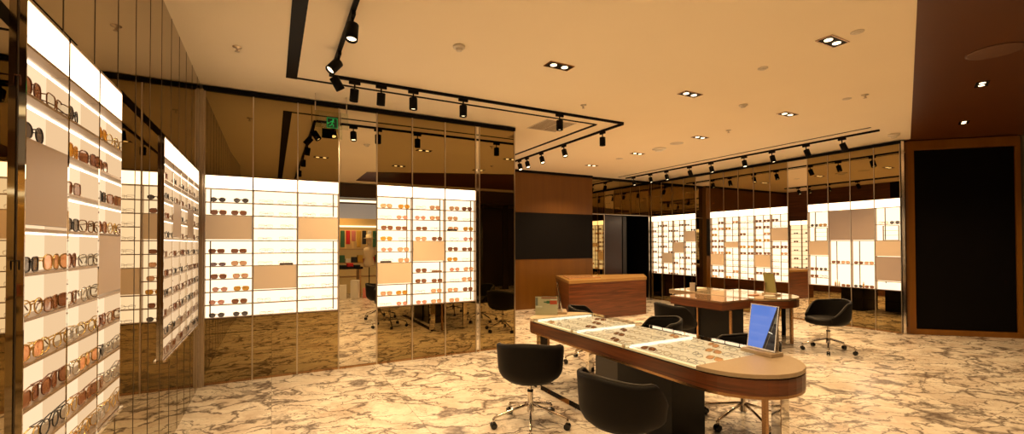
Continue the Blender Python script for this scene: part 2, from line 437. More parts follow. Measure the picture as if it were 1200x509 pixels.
def kind(shape, fc, lc=None, rad=0.0022):
    k = (shape, fc, lc, rad)
    if k not in KIND:
        KIND[k] = glasses_mesh(shape, (fc, FR[fc]), (lc, LN[lc]) if lc else None, 0.78, rad, lc is not None, 1.0 if fc in ('gold', 'silver') else 0.0)
    return KIND[k]
SUN = [('round', 'black', 'dark grey'), ('pilot', 'brown', 'brown'), ('square', 'tortoise', 'brown'), ('oval', 'black', 'violet'), ('pilot', 'gold', 'peach'), ('round', 'rose', 'rose'), ('pilot', 'amber', 'amber'), ('square', 'black', 'dark grey')]
EYE = [('round', 'gold', None), ('square', 'silver', None), ('oval', 'brown', None), ('round', 'black', None), ('square', 'tortoise', None), ('pilot', 'silver', None)]
CLR = [('square', 'clear', None), ('round', 'clear', None)]
ORD = ['top', 'second', 'third', 'fourth', 'fifth', 'sixth', 'seventh', 'eighth', 'ninth', 'bottom']
count_g = {'sunglasses': 0, 'eyeglasses': 0}
def put_glasses(k, loc, rz, label_place, group, scale=1.0, rad=0.0022, detail=False, rx=0.0):
    sh, fc, lc = k
    nm = 'sunglasses' if lc else 'eyeglasses'
    if detail:
        o = bpy.data.objects.new(nm, None); COL.objects.link(o)
        me = kind(sh, fc, lc, rad)
        build_detail(o, sh, fc, lc, rad)
    else:
        o = bpy.data.objects.new(nm, kind(sh, fc, lc, rad)); COL.objects.link(o)
    o.location = loc; o.rotation_euler = (rx, 0, rz); o.scale = (scale,) * 3
    words = '%s %s %s, %s' % ((lc + '-lensed') if lc else (fc + '-framed'), sh, nm, label_place)
    tag(o, words, 'glasses', group)
    count_g[nm] += 1
    return o
DET = {}
def build_detail(o, sh, fc, lc, rad):
    """front frame, two lenses, two temples as parts"""
    key = (sh, fc, lc)
    if key not in DET:
        W, H, p = {'round': (0.060, 0.048, 2.0), 'square': (0.066, 0.044, 4.0), 'oval': (0.064, 0.036, 2.4), 'pilot': (0.066, 0.050, 2.7)}[sh]
        cx = 0.041; cz = H / 2 + rad; fm = pm('frame_%s' % fc, FR[fc], 0.3, 1.0 if fc in ('gold', 'silver') else 0.0)
        m = MB()
        for sgn in (-1, 1): m.tube(rim_pts(sgn * cx, cz, W, H, p, n=26), rad, 6, True)
        m.tube([(-0.012, -0.001, cz + H * 0.18), (0, -0.003, cz + H * 0.25), (0.012, -0.001, cz + H * 0.18)], rad, 6)
        front = m.mesh('front_frame', fm); temples = []; lenses = []
        for sgn in (-1, 1):
            m = MB(); e = sgn * (cx + W / 2); yy = 0.030 if sgn < 0 else 0.022
            m.tube([(e, 0.004, cz + H * 0.3), (e + sgn * 0.002, yy - 0.006, cz + H * 0.3), (e - sgn * 0.006, yy, cz + H * 0.28), (-sgn * 0.04, yy + 0.004, cz + H * 0.05), (-sgn * 0.062, yy + 0.004, cz - H * 0.32)], rad, 6)
            temples.append(m.mesh('temple', fm))
            if lc:
                kind(sh, fc, lc, rad)
                m = MB(); m.bm.faces.new([m.bm.verts.new(q) for q in rim_pts(sgn * cx, cz, W * 0.97, H * 0.97, p, 0.0005, n=26)])
                lenses.append(m.mesh('lens', MATS['lens_' + lc]))
            else:
                m = MB(); m.bm.faces.new([m.bm.verts.new(q) for q in rim_pts(sgn * cx, cz, W * 0.97, H * 0.97, p, 0.0005, n=26)])
                lenses.append(m.mesh('lens', GLASS))
        DET[key] = (front, temples, lenses)
    f, t, l = DET[key]
    for nm, me in [('front_frame', f)] + [('temple', q) for q in t] + [('lens', q) for q in l]:
        c = bpy.data.objects.new(nm, me); COL.objects.link(c); c.parent = o

# ------------------------------------------------------------------ lit display cabinets
MESHC = {}
def cached(key, fn):
    if key not in MESHC: MESHC[key] = fn()
    return MESHC[key]
def child(name, me, parent, loc=(0, 0, 0)):
    o = bpy.data.objects.new(name, me); COL.objects.link(o); o.parent = parent; o.location = loc
    return o
def bxm(name, b, mat): return cached((name, b, mat.name), lambda: MB().box(*b).mesh(name, mat))
def cabinet(loc, rz, w, label, group, covers=(), back=GLOWB, cover=COVB, rail=None, leds=False, mid=False, shelves=None, depth=0.07, grey_covers=()):
    t = thing('display_cabinet', label, 'display cabinet', loc, rz, group)
    a, b = 0.009, w - 0.009
    child('back_panel', bxm('back_panel', (a, b, depth - 0.006, depth, ZL0, ZH0), back), t)
    child('header_light', bxm('header_light', (a, b, 0.004, depth, ZH0 + 0.012, ZL1), GLOWW), t)
    for x in (0.002, w - 0.008):
        child('side_panel', bxm('side_panel', (0, 0.006, 0.0, depth, ZL0 - 0.012, ZL1 + 0.010), POL if leds else SHELF), t, (x, 0, 0))
    child('top_rail', bxm('rail', (a, b, 0.0, depth, 0, 0.010), SHELF), t, (0, 0, ZL1))
    rows = shelves if shelves is not None else list(range(NROW + 1))
    for r in rows:
        z = ZH0 - RH * r
        hidden = any(c0 < r < c1 for c0, c1 in list(covers) + list(grey_covers))
        if hidden: continue
        s = child('shelf', bxm('shelf', (a, b, 0.0, depth - 0.007, -0.010, 0.0), SHELF), t, (0, 0, z + (0.012 if r == 0 else 0)))
        if leds and r < NROW and not any(c0 <= r < c1 for c0, c1 in covers):
            child('led_strip', bxm('led_strip', (a + 0.002, b - 0.002, depth - 0.018, depth - 0.010, -0.0165, -0.0105), LED), s)
    for c0, c1 in covers:
        child('cover_panel', bxm('cover_panel', (a, b, 0.0, 0.012, -(c1 - c0) * RH + 0.012, -0.001), cover), t, (0, 0, ZH0 - RH * c0))
    for c0, c1 in grey_covers:
        child('cover_panel', bxm('cover_panel', (a, b, 0.0, 0.012, -(c1 - c0) * RH + 0.012, -0.001), COVC), t, (0, 0, ZH0 - RH * c0))
    segs = []
    prev = 0
    for c0, c1 in sorted(list(covers) + list(grey_covers)):
        if c0 > prev: segs.append((prev, c0))
        prev = c1
    if prev < NROW: segs.append((prev, NROW))
    rx = rail if rail is not None else (0.5 * w if mid else None)
    if rx is not None:
        for r0, r1 in segs:
            child('support_rail', bxm('support_rail', (-0.006, 0.006, depth - 0.018, depth - 0.0065, -(r1 - r0) * RH + 0.012, -0.002), pm('rail_brown', (0.12, 0.07, 0.04), 0.4)), t, (rx, 0, ZH0 - RH * r0))
    return t

def ordb(i, names): return names[i]
# back wall: six bays
bnames = ['leftmost', 'second', 'third', 'fourth', 'fifth', 'rightmost']
bcov = [[(2, 4)], [(6, 8)], [(2, 4)], [(6, 8)], [(4, 6)], []]
bidx = [0, 1, 2, 4, 5, 6]
for j, i in enumerate(bidx):
    desc = ['with sand cover panel high up, nearest the corner', 'with sand cover panel low down', 'with high cover panel beside the clear mirror',
            'with low cover panel beside the clear mirror', 'with cover panel at its middle', 'with all ten shelves open'][j]
    cabinet((BE[i], YB, 0), 0, BW, '%s lit display cabinet of back wall %s' % (bnames[j], desc), 'lit display cabinets on the back wall', covers=bcov[j], rail=(0.055 if j < 1 else (BW - 0.06)) if j not in (1,) else None, back=GLOWB)
    for r in range(NROW):
        if any(c0 <= r < c1 for c0, c1 in bcov[j]): continue
        z = ZH0 - RH * (r + 1) + 0.0008
        offs = [0.135, 0.355]
        for q, ox in enumerate(offs):
            if j == 0:
                ks = [SUN[0], SUN[1], None, None, SUN[2], SUN[3], SUN[1], SUN[5], SUN[5], SUN[0]]
                k = ks[r] if q == 0 or r not in (5, 6, 7, 8) else [SUN[4], SUN[4], SUN[6], SUN[1]][r - 5]
            elif j in (1, 2): k = EYE[(r * 2 + q + j) % 2 + (0 if r % 3 else 1)] if (r + q) % 4 else EYE[(r + j) % 6]
            else: k = SUN[[4, 1, 2, 4, 6, 4, 1, 5][(r * 3 + q + j) % 8]] if (r + q * 2 + j) % 4 else EYE[(r + q) % 5]
            x = BE[i] + ox + rnd.uniform(-0.018, 0.018)
            put_glasses(k, (x, YB + 0.012, z), rnd.uniform(-0.05, 0.05), '%s on %s shelf, %s back-wall bay' % (('left', 'right')[q], ORD[r], bnames[j]),
                        'glasses on the back wall shelves', scale=1.05 if k[2] else 1.0, rad=0.0022 if k[2] else 0.0013)
# small jewellery-like product cases seen on three shelves
CASEM = pm('product_case', (0.035, 0.025, 0.02), 0.35)
for (i, ox, r, lab, m_) in [(2 - 1, 0.36, 5, 'small black glasses case on sixth shelf of the second back-wall bay', CASEM),
                       (4, 0.12, 5, 'small black glasses case on the shelf above the fourth bay cover panel', CASEM),
                       (6, 0.11, 2, 'dark glasses case on third shelf of the rightmost back-wall bay', CASEM),
                       (5, 0.36, 6, 'brown glasses case on seventh shelf of the fifth back-wall bay', pm('brown_case', (0.30, 0.15, 0.06), 0.4))]:
    z = ZH0 - RH * (r + 1) + 0.001
    c = tag(MB().box(-0.075, 0.075, 0.001, 0.010, 0.0, 0.022).obj('glasses_case', m_, None, (BE[i] + ox, YB + 0.001, z), None, bevel=0.003), lab, 'glasses case')

# left wall: near unit three bays, far unit five bays
anames = ['nearest', 'middle', 'far']
for k in range(3):
    cov = [[(2, 4)], [], [(4, 6)]][k]
    # local x runs along -Y when rotated +90: place origin at the far edge
    desc = ['nearest lit cabinet on left wall, cover panel near its top', 'middle cabinet of the near left wall unit, all shelves open', 'third lit cabinet on left wall, with cover at mid height'][k]
    cabinet((XA, AE[k], 0), R(90), AP, desc, 'lit cabinets in the near unit of the left wall', covers=cov, back=GLOWA, cover=COVA, leds=True, depth=0.07)
    for r in range(NROW):
        if any(c0 <= r < c1 for c0, c1 in cov): continue
        z = ZH0 - RH * (r + 1) + 0.0008
        for q, oy in enumerate([0.092, 0.262]):
            kk = ([SUN[1], SUN[0], SUN[6], SUN[2], SUN[7]][(r + q * 2 + k) % 5] if r < 5 and q == 0 else [SUN[1], EYE[0], EYE[3], SUN[4], EYE[4], SUN[2], EYE[1], EYE[0], EYE[5]][(r * 2 + q * 4 + k * 3) % 9])
            if r < 3 and q == 1 and (r + k) % 2: continue
            put_glasses(kk, (XA - 0.012, AE[k] + oy + rnd.uniform(-0.01, 0.01), z), R(90) + rnd.uniform(-0.12, 0.12),
                        '%s on %s shelf, %s left-wall bay' % (('nearer', 'farther')[q], ORD[r], anames[k]), 'glasses in the near unit of the left wall', scale=1.12, rad=0.0021, detail=True)
fn = ['first', 'second', 'third', 'fourth', 'fifth']
for k in range(5):
    cov = [[], [(2, 4)], [], [(2, 4)], []][k]
    cabinet((XA, AE[6 + k], 0), R(90), AP, '%s narrow lit cabinet of far left wall unit, counting toward the corner' % fn[k], 'lit cabinets in the far unit of the left wall', covers=cov, back=GLOWA, cover=COVA, leds=True, depth=0.07)
    for r in range(NROW):
        if any(c0 <= r < c1 for c0, c1 in cov): continue
        z = ZH0 - RH * (r + 1) + 0.0008
        kk = [SUN[1], EYE[3], SUN[0], EYE[4], SUN[2]][(r * 2 + k) % 5]
        put_glasses(kk, (XA - 0.012, AE[6 + k] + AP / 2 + rnd.uniform(-0.05, 0.05), z), R(90), 'on %s shelf, %s bay of far left-wall unit' % (ORD[r], fn[k]), 'glasses in the far unit of the left wall', rad=0.0024)
# bottom ledge rails below each left unit
for y0, y1, lab in ((AE[0], AE[3], 'near'), (AE[6], AE[11], 'far')):
    b = MB(); b.box(XA - 0.0, XA + 0.016, y0, y1, ZL0 - 0.03, ZL0 - 0.014); b.obj('trim_%d' % (200 + int(y0)), POL)
    struct(bpy.data.objects['trim_%d' % (200 + int(y0))])

# right wall banks; local x runs along -Y, so origin sits at the larger Y edge
def c_bank(edges, covs, names, bank, gl, mid=True):
    n = len(edges) - 1
    for k in range(n):                               # k = 0 farthest (leftmost in view)
        y1 = edges[n - k]
        cabinet((XC, y1, 0), R(-90), CP, '%s lit cabinet in the %s bank of the right wall' % (names[k], bank), 'lit cabinets in the %s bank of the right wall' % bank, covers=covs[k], mid=mid, depth=0.07)
        for r in range(NROW):
            if any(c0 <= r < c1 for c0, c1 in covs[k]): continue
            z = ZH0 - RH * (r + 1) + 0.0008
            for q, o_ in enumerate((0.1, 0.292)):
                kk = gl(k, r, q)
                if kk is None: continue
                put_glasses(kk, (XC + 0.012, y1 - o_ + rnd.uniform(-0.008, 0.008), z), R(-90), '%s on %s shelf, %s bay, %s right bank' % (('left', 'right')[q], ORD[r], names[k], bank),
                            'glasses in the %s bank of the right wall' % bank, rad=0.0022 if kk[2] else 0.0016)
n5 = ['leftmost', 'second', 'middle', 'fourth', 'rightmost']; n4 = ['leftmost', 'second', 'third', 'rightmost']
c_bank(C2, [[(6, 8)], [(4, 5)], [], [(6, 8)], [(2, 4)]], n5, 'middle',
       lambda k, r, q: (SUN[[1, 4, 6, 2][(r + k) % 4]] if (k in (0, 3) or (r in (4, 5)) or (k * 3 + r + q) % 4 == 0) else EYE[(k + r + q) % 6]) if (k * 5 + r * 3 + q) % 7 else None)
c_bank(C1, [[], [(6, 8)], [(4, 6)], [(2, 4)]], n4, 'far',
       lambda k, r, q: SUN[(r + k) % 4] if (r + q + k) % 2 else (EYE[3] if (r + k) % 3 else None))
# near bank: cupboards with inner cases
specs = [dict(covers=[(4, 6)], shelves=[0, 2, 4, 6, 8, 9, 10]), dict(grey_covers=[(0, 4)], shelves=[0, 4, 7, 10]), dict(grey_covers=[(0, 4)], shelves=[0, 4, 7, 10]),
         dict(covers=[(4, 6)], grey_covers=[(6, 9)], shelves=[0, 2, 4, 6, 9, 10])]
for k in range(4):
    y1 = C3[4 - k]
    cabinet((XC, y1, 0), R(-90), CP, ['leftmost lit cabinet of near right bank, with sand cover at mid height', 'second lit cabinet of near right bank under a tall grey cover',
            'third lit cabinet of near right bank under a tall grey cover', 'rightmost lit cabinet of near right bank, stacked sand and grey covers'][k],
            'lit cabinets in the near bank of the right wall', depth=0.07, rail=0.12 if k != 3 else 0.14, **specs[k])
def c3(k, x, r, kk, lab, s=1.0):
    y1 = C3[4 - k]
    put_glasses(kk, (XC + 0.012, y1 - x, ZH0 - RH * r + 0.0008), R(-90), lab, 'glasses in the near bank of the right wall', scale=s, rad=0.0024)
c3(0, 0.12, 2, SUN[0], 'on the top shelf, leftmost bay, near right bank'); c3(0, 0.28, 2, SUN[6], 'beside them on top shelf, leftmost near bay')
for r, nn in ((8, 'upper'), (9, 'lower')):
    c3(0, 0.11, r, SUN[1], 'left on %s small shelf, leftmost near bay' % nn); c3(0, 0.28, r, SUN[0] if r == 8 else EYE[3], 'right on %s small shelf, leftmost near bay' % nn)
for k in (1, 2):
    c3(k, 0.12, 7, SUN[1], 'left on mid shelf, %s bay of near right bank' % n4[k]); c3(k, 0.29, 7, SUN[4], 'right on mid shelf, %s bay of near right bank' % n4[k])
c3(2, 0.12, 8.9, SUN[0], 'left near the bottom, third near bay', 0.9) if False else None
c3(3, 0.13, 2, EYE[0], 'left on top shelf, rightmost near bay'); c3(3, 0.3, 2, SUN[0], 'right on top shelf, rightmost near bay')
c3(1, 0.29, 10, SUN[2], 'right on bottom shelf, second near bay'); c3(2, 0.29, 10, SUN[1], 'right on bottom shelf, third near bay'); c3(2, 0.11, 10, SUN[0], 'left on bottom shelf, third near bay')
# inner small cases and bottles
for k, nm in ((0, 'leftmost'), (3, 'rightmost')):
    y1 = C3[4 - k]
    t = thing('inner_case', 'small framed glass-front case inside the %s cabinet of near right bank' % nm, 'display case', (XC + 0.02, y1 - 0.235, ZH0 - RH * 4 + 0.001), R(-90))
    f = MB()
    for b in ((-0.12, -0.112, 0, .03, 0, .27), (0.112, 0.12, 0, .03, 0, .27), (-0.112, 0.112, 0, .03, 0.262, .27), (-0.112, 0.112, 0, .03, 0, .008)): f.box(*b)
    f.obj('frame', SHELF, t)
    for z in (0.09, 0.175): box_obj('shelf', (-0.111, 0.111, 0.0, 0.03, z, z + 0.005), SHELF, t)
BOT = pm('amber_bottle', (0.55, 0.28, 0.06), 0.15); WHT = pm('white_card', (0.8, 0.75, 0.65), 0.5)
for k, x, h, m_, lab in ((1, 0.10, 0.10, BOT, 'small amber bottle at left on bottom shelf, second near bay of right wall'), (1, 0.135, 0.13, WHT, 'tall white bottle on bottom shelf, second near bay of right wall'),
                         (1, 0.17, 0.09, WHT, 'short cream bottle on bottom shelf, second near bay of right wall'), (2, 0.19, 0.11, BOT, 'amber bottle on bottom shelf, third near bay of right wall')):
    tag(MB().lathe([(0.012, 0), (0.014, 0.005), (0.014, h * 0.65), (0.006, h * 0.75), (0.006, h * 0.92), (0.008, h * 0.93), (0.008, h)], 12).obj('bottle', m_, None, (XC + 0.03, C3[4 - k] - x, ZL0 + 0.001)), lab, 'bottle')
tr = MB()  # tapered shape that is white through its own emission
vs = [tr.bm.verts.new(p) for p in ((-0.17, -0.001, 0), (0.17, -0.001, 0), (0.10, -0.001, 0.115), (-0.10, -0.001, 0.115), (-0.17, 0.03, 0), (0.17, 0.03, 0), (0.10, 0.03, 0.115), (-0.10, 0.03, 0.115))]
for q in ((0, 1, 2, 3), (7, 6, 5, 4), (0, 4, 5, 1), (1, 5, 6, 2), (2, 6, 7, 3), (3, 7, 4, 0)): tr.bm.faces.new([vs[i] for i in q])
tag(tr.obj('glow_trapezoid', emis('trapezoid_glow', (1, 0.85, 0.65), 1.3), None, (XC + 0.005, C3[1] - 0.196, ZL0 + 0.001), (0, 0, R(-90))), 'white glowing tapered plinth at the bottom of the rightmost near cabinet', 'trapezoid')

# lit unit on the side of the projecting block (seen in the clear mirror strip of the right wall)
dn = ['first', 'second', 'third', 'fourth', 'fifth', 'sixth', 'seventh']
for k in range(7):
    y0 = 6.75 + 0.39 * k
    cabinet((BEND + 0.07, y0, 0), R(90), 0.39, '%s lit cabinet on the hidden side wall, reflected in right clear mirror' % dn[k], 'lit cabinets seen only in the mirror', covers=[[], [(3, 5)], []][k % 3], depth=0.069)
    for r in (1, 3, 5, 7, 9):
        if k % 3 == 1 and r == 3: continue
        put_glasses(SUN[(k + r) % 4], (BEND + 0.058, y0 + 0.19, ZH0 - RH * (r + 1) + 0.0008), R(90), 'on %s shelf, %s mirrored side-wall bay' % (ORD[r], dn[k]), 'glasses seen only in the mirror')

# ------------------------------------------------------------------ showcase tables
def stadium(x0, x1, y0, y1, r0, r1=None, n=18):
    """long axis Y; round end (radius = half width) at y0 (and y1)"""
    cx = (x0 + x1) / 2; r = (x1 - x0) / 2; pts = []
    for k in range(n + 1):
        a = PI + PI * k / n; pts.append((cx + r * math.cos(a), y0 + r0 * math.sin(a)))
    if r1:
        for k in range(n + 1):
            a = PI * k / n; pts.append((cx + r * math.cos(a), y1 + r1 * math.sin(a)))
    else: pts += [(x1, y1), (x0, y1)]
    return pts
TX0, TX1 = 2.555, 3.405; TY0, TY1 = 2.13, 4.31
tb = thing('showcase_table', 'long walnut consultation table with round ends and lit glass showcase top', 'table', ((TX0 + TX1) / 2, (TY0 + TY1) / 2, 0))
ox, oy = -(TX0 + TX1) / 2, -(TY0 + TY1) / 2
def rel(b): return (b[0] + ox, b[1] + ox, b[2] + oy, b[3] + oy, b[4], b[5])
apr = stadium(TX0 + ox, TX1 + ox, TY0 + oy, TY1 + oy, 0.425, 0.30)
ap = MB().poly(apr, 0.632, 0.735).obj('apron', WALN, tb)
ins = stadium(TX0 + ox + .006, TX1 + ox - .006, TY0 + oy, TY1 + oy, 0.419, 0.294)
MB().poly(ins, 0.736, 0.742).obj('shadow_line', BLACK, tb)
MB().poly(stadium(TX0 + ox + .002, TX1 + ox - .002, TY0 + oy, TY1 + oy, 0.423, 0.298), 0.612, 0.631).obj('lower_rim', BRASS, tb)
MB().poly(stadium(TX0 + ox, TX1 + ox, TY0 + oy, TY0 + oy, 0.425, None), 0.743, 0.772).obj('end_pad', PAD, tb, bevel=0.003)
far_end = [(-p[0], -p[1]) for p in stadium(-(TX1 + ox), -(TX0 + ox), -(TY1 + oy), -(TY1 + oy), 0.30, None)]
MB().poly(far_end, 0.743, 0.772).obj('end_pad', CREAM, tb, bevel=0.003)
sec = (TY1 - TY0) / 3
for k in range(3):
    y0 = TY0 + sec * k; y1 = y0 + sec
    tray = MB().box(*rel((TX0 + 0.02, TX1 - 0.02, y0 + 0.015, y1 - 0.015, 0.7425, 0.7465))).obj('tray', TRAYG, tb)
    bar = MB().box(*rel((TX0 + 0.06, TX1 - 0.06, y1 - 0.034, y1 - 0.016, 0.7467, 0.766))).obj('light_bar', LEDT, tray)
    MB().box(*rel((TX0 + 0.002, TX1 - 0.002, y0 + 0.002, y1 - 0.002, 0.7725, 0.7785))).obj('glass_lid', GLASS, tb)
    e = MB(); e.box(*rel((TX0 + 0.001, TX0 + 0.004, y0 + 0.001, y1 - 0.001, 0.7788, 0.7803)))
    e.obj('lid_edge', pm('dark_glass_edge', (0.03, 0.035, 0.02), 0.2), tb)
    MB().box(*rel((TX0 + 0.002, TX0 + 0.007, y0 + 0.012, y1 - 0.012, 0.7428, 0.7715))).obj('front_glass', GLASS, tb)
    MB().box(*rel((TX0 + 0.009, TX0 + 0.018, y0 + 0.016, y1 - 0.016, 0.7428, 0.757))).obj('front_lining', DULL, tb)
    post = MB(); post.box(*rel((TX0, TX0 + 0.012, y1 - 0.018, y1 + 0.018, 0.6, 0.7715))) if False else None
for k in (1, 2):
    y = TY0 + sec * k
    MB().box(*rel((TX0 + 0.001, TX0 + 0.018, y - 0.011, y + 0.011, 0.7428, 0.7715))).obj('case_post', CREAM, tb)
# legs: polished slab and bronze bar at each end, pedestal, floor rail
def leg(b, m): return MB().box(*rel(b)).obj('leg', m, tb)
leg((2.60, 2.69, 4.22, 4.30, 0.012, 0.611), POL); leg((2.78, 2.81, 4.36, 4.39, 0.012, 0.611), BRASS)
leg((3.02, 3.11, 1.83, 1.90, 0.0, 0.611), POL); leg((2.90, 2.93, 1.86, 1.89, 0.0, 0.611), BRASS)
leg((3.26, 3.34, 4.22, 4.28, 0.0, 0.611), POL)
MB().box(*rel((2.60, 2.69, 2.2, 4.38, 0.0, 0.011))).obj('floor_rail', POL, tb)
PEDM = pm('pedestal_black', (0.005, 0.004, 0.003), 0.35, spec=0.2)
MB().box(*rel((2.78, 3.16, 2.55, 3.18, 0.0, 0.611))).obj('pedestal', PEDM, tb)
MB().box(*rel((2.80, 3.14, 3.185, 3.52, 0.0, 0.611))).obj('pedestal', pm('pedestal_brown', (0.035, 0.024, 0.015), 0.3), tb)
# glasses in the trays
tn = ['nearest', 'middle', 'farthest']
for k in range(3):
    for i in range(4):
        for j in range(4):
            y = TY0 + sec * k + 0.115 + 0.155 * j; x = TX0 + 0.12 + 0.19 * i
            kk = [EYE[1], CLR[0], EYE[0], SUN[4], CLR[1], CLR[0], EYE[5], SUN[1]][(i * 3 + j * 5 + k * 2) % 8]
            put_glasses(kk, (x, y, 0.7475), R(-90) + rnd.uniform(-0.5, 0.5), 'row %s, place %s, %s table tray' % (('front', 'second', 'third', 'back')[i], ('one', 'two', 'three', 'four')[j], tn[k]),
                        'glasses lying in the lit showcase table', scale=0.9, rad=0.0024, rx=R(-68))
# second table group
t2 = thing('showcase_table', 'farther walnut table with round near end, dark pedestal and glossy top', 'table', (7.0, 4.9, 0))
def r2(b): return (b[0] - 7.0, b[1] - 7.0, b[2] - 4.9, b[3] - 4.9, b[4], b[5])
X0, X1 = 6.43, 7.64
GTOP = pm('glossy_tan_top', (0.60, 0.46, 0.30), 0.05, 0.6)
def st2(d, zz, mat, nm):
    return MB().poly([(p[0] - 7.0, p[1] - 4.9) for p in stadium(X0 + d, X1 - d, 4.66, 5.42 - d, 0.60 - d)], *zz).obj(nm, mat, t2)
st2(0.0, (0.62, 0.725), WALN, 'apron'); st2(0.0, (0.735, 0.765), GTOP, 'top'); st2(0.006, (0.7255, 0.7345), BLACK, 'shadow_line')
MB().box(*r2((6.10, 6.42, 4.46, 5.0, 0.0, 0.600))).obj('pedestal', PEDM, t2)
MB().box(*r2((6.44, 6.8, 5.0, 5.3, 0.0, 0.619))).obj('pedestal', PEDM, t2)
for b, m_ in (((7.16, 7.26, 4.25, 4.32, 0, 0.619), POL), ((7.34, 7.38, 4.26, 4.30, 0, 0.619), BRASS), ((6.07, 6.098, 5.01, 5.04, 0, 0.60), BRASS), ((6.07, 6.098, 4.42, 4.45, 0, 0.60), BRASS)):
    MB().box(*r2(b)).obj('leg', m_, t2)
wg = MB(); wg.box(*r2((5.79, 6.425, 4.36, 5.32, 0.625, 0.735))).obj('wing', WALN, t2)
MB().box(*r2((5.785, 6.425, 4.355, 5.325, 0.7355, 0.760))).obj('wing_top', pm('glossy_walnut', (0.55, 0.34, 0.20), 0.04, 0.6), t2)
t3 = thing('side_table', 'low tan block table behind the farther walnut table', 'table', (6.95, 5.78, 0))
MB().box(-0.43, 0.47, -0.33, 0.25, 0.69, 0.765).obj('top', GTOP, t3, bevel=0.01)
MB().box(-0.35, 0.38, -0.25, 0.2, 0.0, 0.689).obj('pedestal', PEDM, t3)

# ------------------------------------------------------------------ items on tables
def desk_mirror(loc, rz, lab, face, s=1.0):
    t = thing('tabletop_mirror', lab, 'mirror', loc, rz, None)
    MB().box(-0.13, 0.13, -0.065, 0.065, 0, 0.028).obj('base', PAD, t, bevel=0.004)
    MB().box(0.075, 0.108, 0.03, 0.045, 0.029, 0.2).obj('upright', CHROME, t)
    M = Matrix.Translation((0, -0.01, 0.032)) @ Matrix.Rotation(R(-9), 4, 'X')
    fr = MB()
    for b in ((-0.115, 0.115, 0, 0.012, 0, 0.010), (-0.115, 0.115, 0, 0.012, 0.33, 0.337), (-0.115, -0.108, 0, 0.012, 0.010, 0.33), (0.108, 0.115, 0, 0.012, 0.010, 0.33)): fr.box(*b, M=M)
    fo = fr.obj('frame', CHROME, t)
    MB().box(-0.1075, 0.1075, 0.002, 0.010, 0.0105, 0.3295, M=M).obj('mirror_glass', face, t)
    return t
def blue_reflection():  # reflected daylight painted as an emissive pattern on the mirror face
    m, nt, b = new_mat('painted_reflection_blue'); N = nt.nodes; L = nt.links
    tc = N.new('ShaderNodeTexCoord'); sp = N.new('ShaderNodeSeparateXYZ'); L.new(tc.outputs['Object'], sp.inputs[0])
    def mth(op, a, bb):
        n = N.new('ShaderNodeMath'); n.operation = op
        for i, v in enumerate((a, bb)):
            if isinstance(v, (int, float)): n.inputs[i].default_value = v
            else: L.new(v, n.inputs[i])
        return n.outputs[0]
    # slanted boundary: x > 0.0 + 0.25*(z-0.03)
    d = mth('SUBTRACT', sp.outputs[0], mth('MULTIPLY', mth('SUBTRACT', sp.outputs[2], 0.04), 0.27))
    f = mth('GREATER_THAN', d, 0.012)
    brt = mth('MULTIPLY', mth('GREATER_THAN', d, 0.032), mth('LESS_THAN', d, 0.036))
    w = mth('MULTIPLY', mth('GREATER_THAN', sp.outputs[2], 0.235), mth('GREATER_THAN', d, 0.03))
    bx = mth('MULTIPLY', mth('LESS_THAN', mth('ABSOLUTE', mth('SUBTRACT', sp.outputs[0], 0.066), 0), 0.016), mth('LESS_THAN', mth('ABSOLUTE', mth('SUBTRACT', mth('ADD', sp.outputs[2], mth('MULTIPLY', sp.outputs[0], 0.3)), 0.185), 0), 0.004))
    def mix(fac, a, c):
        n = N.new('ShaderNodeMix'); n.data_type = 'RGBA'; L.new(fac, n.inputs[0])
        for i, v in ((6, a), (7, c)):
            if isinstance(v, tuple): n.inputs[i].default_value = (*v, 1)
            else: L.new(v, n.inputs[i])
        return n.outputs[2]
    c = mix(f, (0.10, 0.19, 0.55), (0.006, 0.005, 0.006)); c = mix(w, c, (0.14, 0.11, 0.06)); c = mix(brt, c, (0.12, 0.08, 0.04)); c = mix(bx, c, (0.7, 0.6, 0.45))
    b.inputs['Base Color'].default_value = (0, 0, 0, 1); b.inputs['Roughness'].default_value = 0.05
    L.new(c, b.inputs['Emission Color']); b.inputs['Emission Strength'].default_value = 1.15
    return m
def at_yaw(a): return R(a)
desk_mirror((3.265, 2.125, 0.7725), R(-93), 'silver framed tabletop mirror with painted blue reflection, on the near round end of long table', blue_reflection())
desk_mirror((3.10, 4.55, 0.7725), R(58), 'beige backed tabletop mirror at the far end of the long table', pm('beige_back', (0.62, 0.42, 0.20), 0.35), 1.0)
desk_mirror((7.22, 4.52, 0.7655), R(75), 'tabletop mirror with painted olive reflection on the farther walnut table', pm('painted_reflection_olive', (0.30, 0.29, 0.11), 0.15))  # the olive reflection is put into the face colour
# brochure stand
br = thing('brochure_stand', 'clear acrylic brochure stand with colourful card at far end of the long table', 'stand', (2.85, 4.49, 0.7725), R(-29))
MB().box(-0.13, 0.13, 0.0, 0.004, 0.0, 0.215).obj('card', (lambda: None)() or pm('brochure_base', (0.62, 0.55, 0.42), 0.3), br)
MB().box(-0.135, 0.135, -0.05, 0.012, -0.0003, 0.0).obj('acrylic_foot', ACRYL, br) if False else None
MB().box(-0.135, 0.135, -0.010, -0.006, 0.0, 0.222).obj('acrylic_front', ACRYL, br)
pr = MB(); pr.mi = 0
pr.box(0.04, 0.125, -0.002, -0.0004, 0.125, 0.17); pr.mi = 1; pr.box(0.0, 0.04, -0.002, -0.0004, 0.135, 0.165); pr.box(-0.03, 0.0, -0.002, -0.0004, 0.145, 0.158)
pr.mi = 2; pr.box(-0.125, -0.05, -0.002, -0.0004, 0.09, 0.105); pr.box(0.045, 0.125, -0.002, -0.0004, 0.173, 0.185); pr.mi = 3; pr.box(-0.06, 0.125, -0.002, -0.0004, 0.19, 0.21); pr.mi = 4
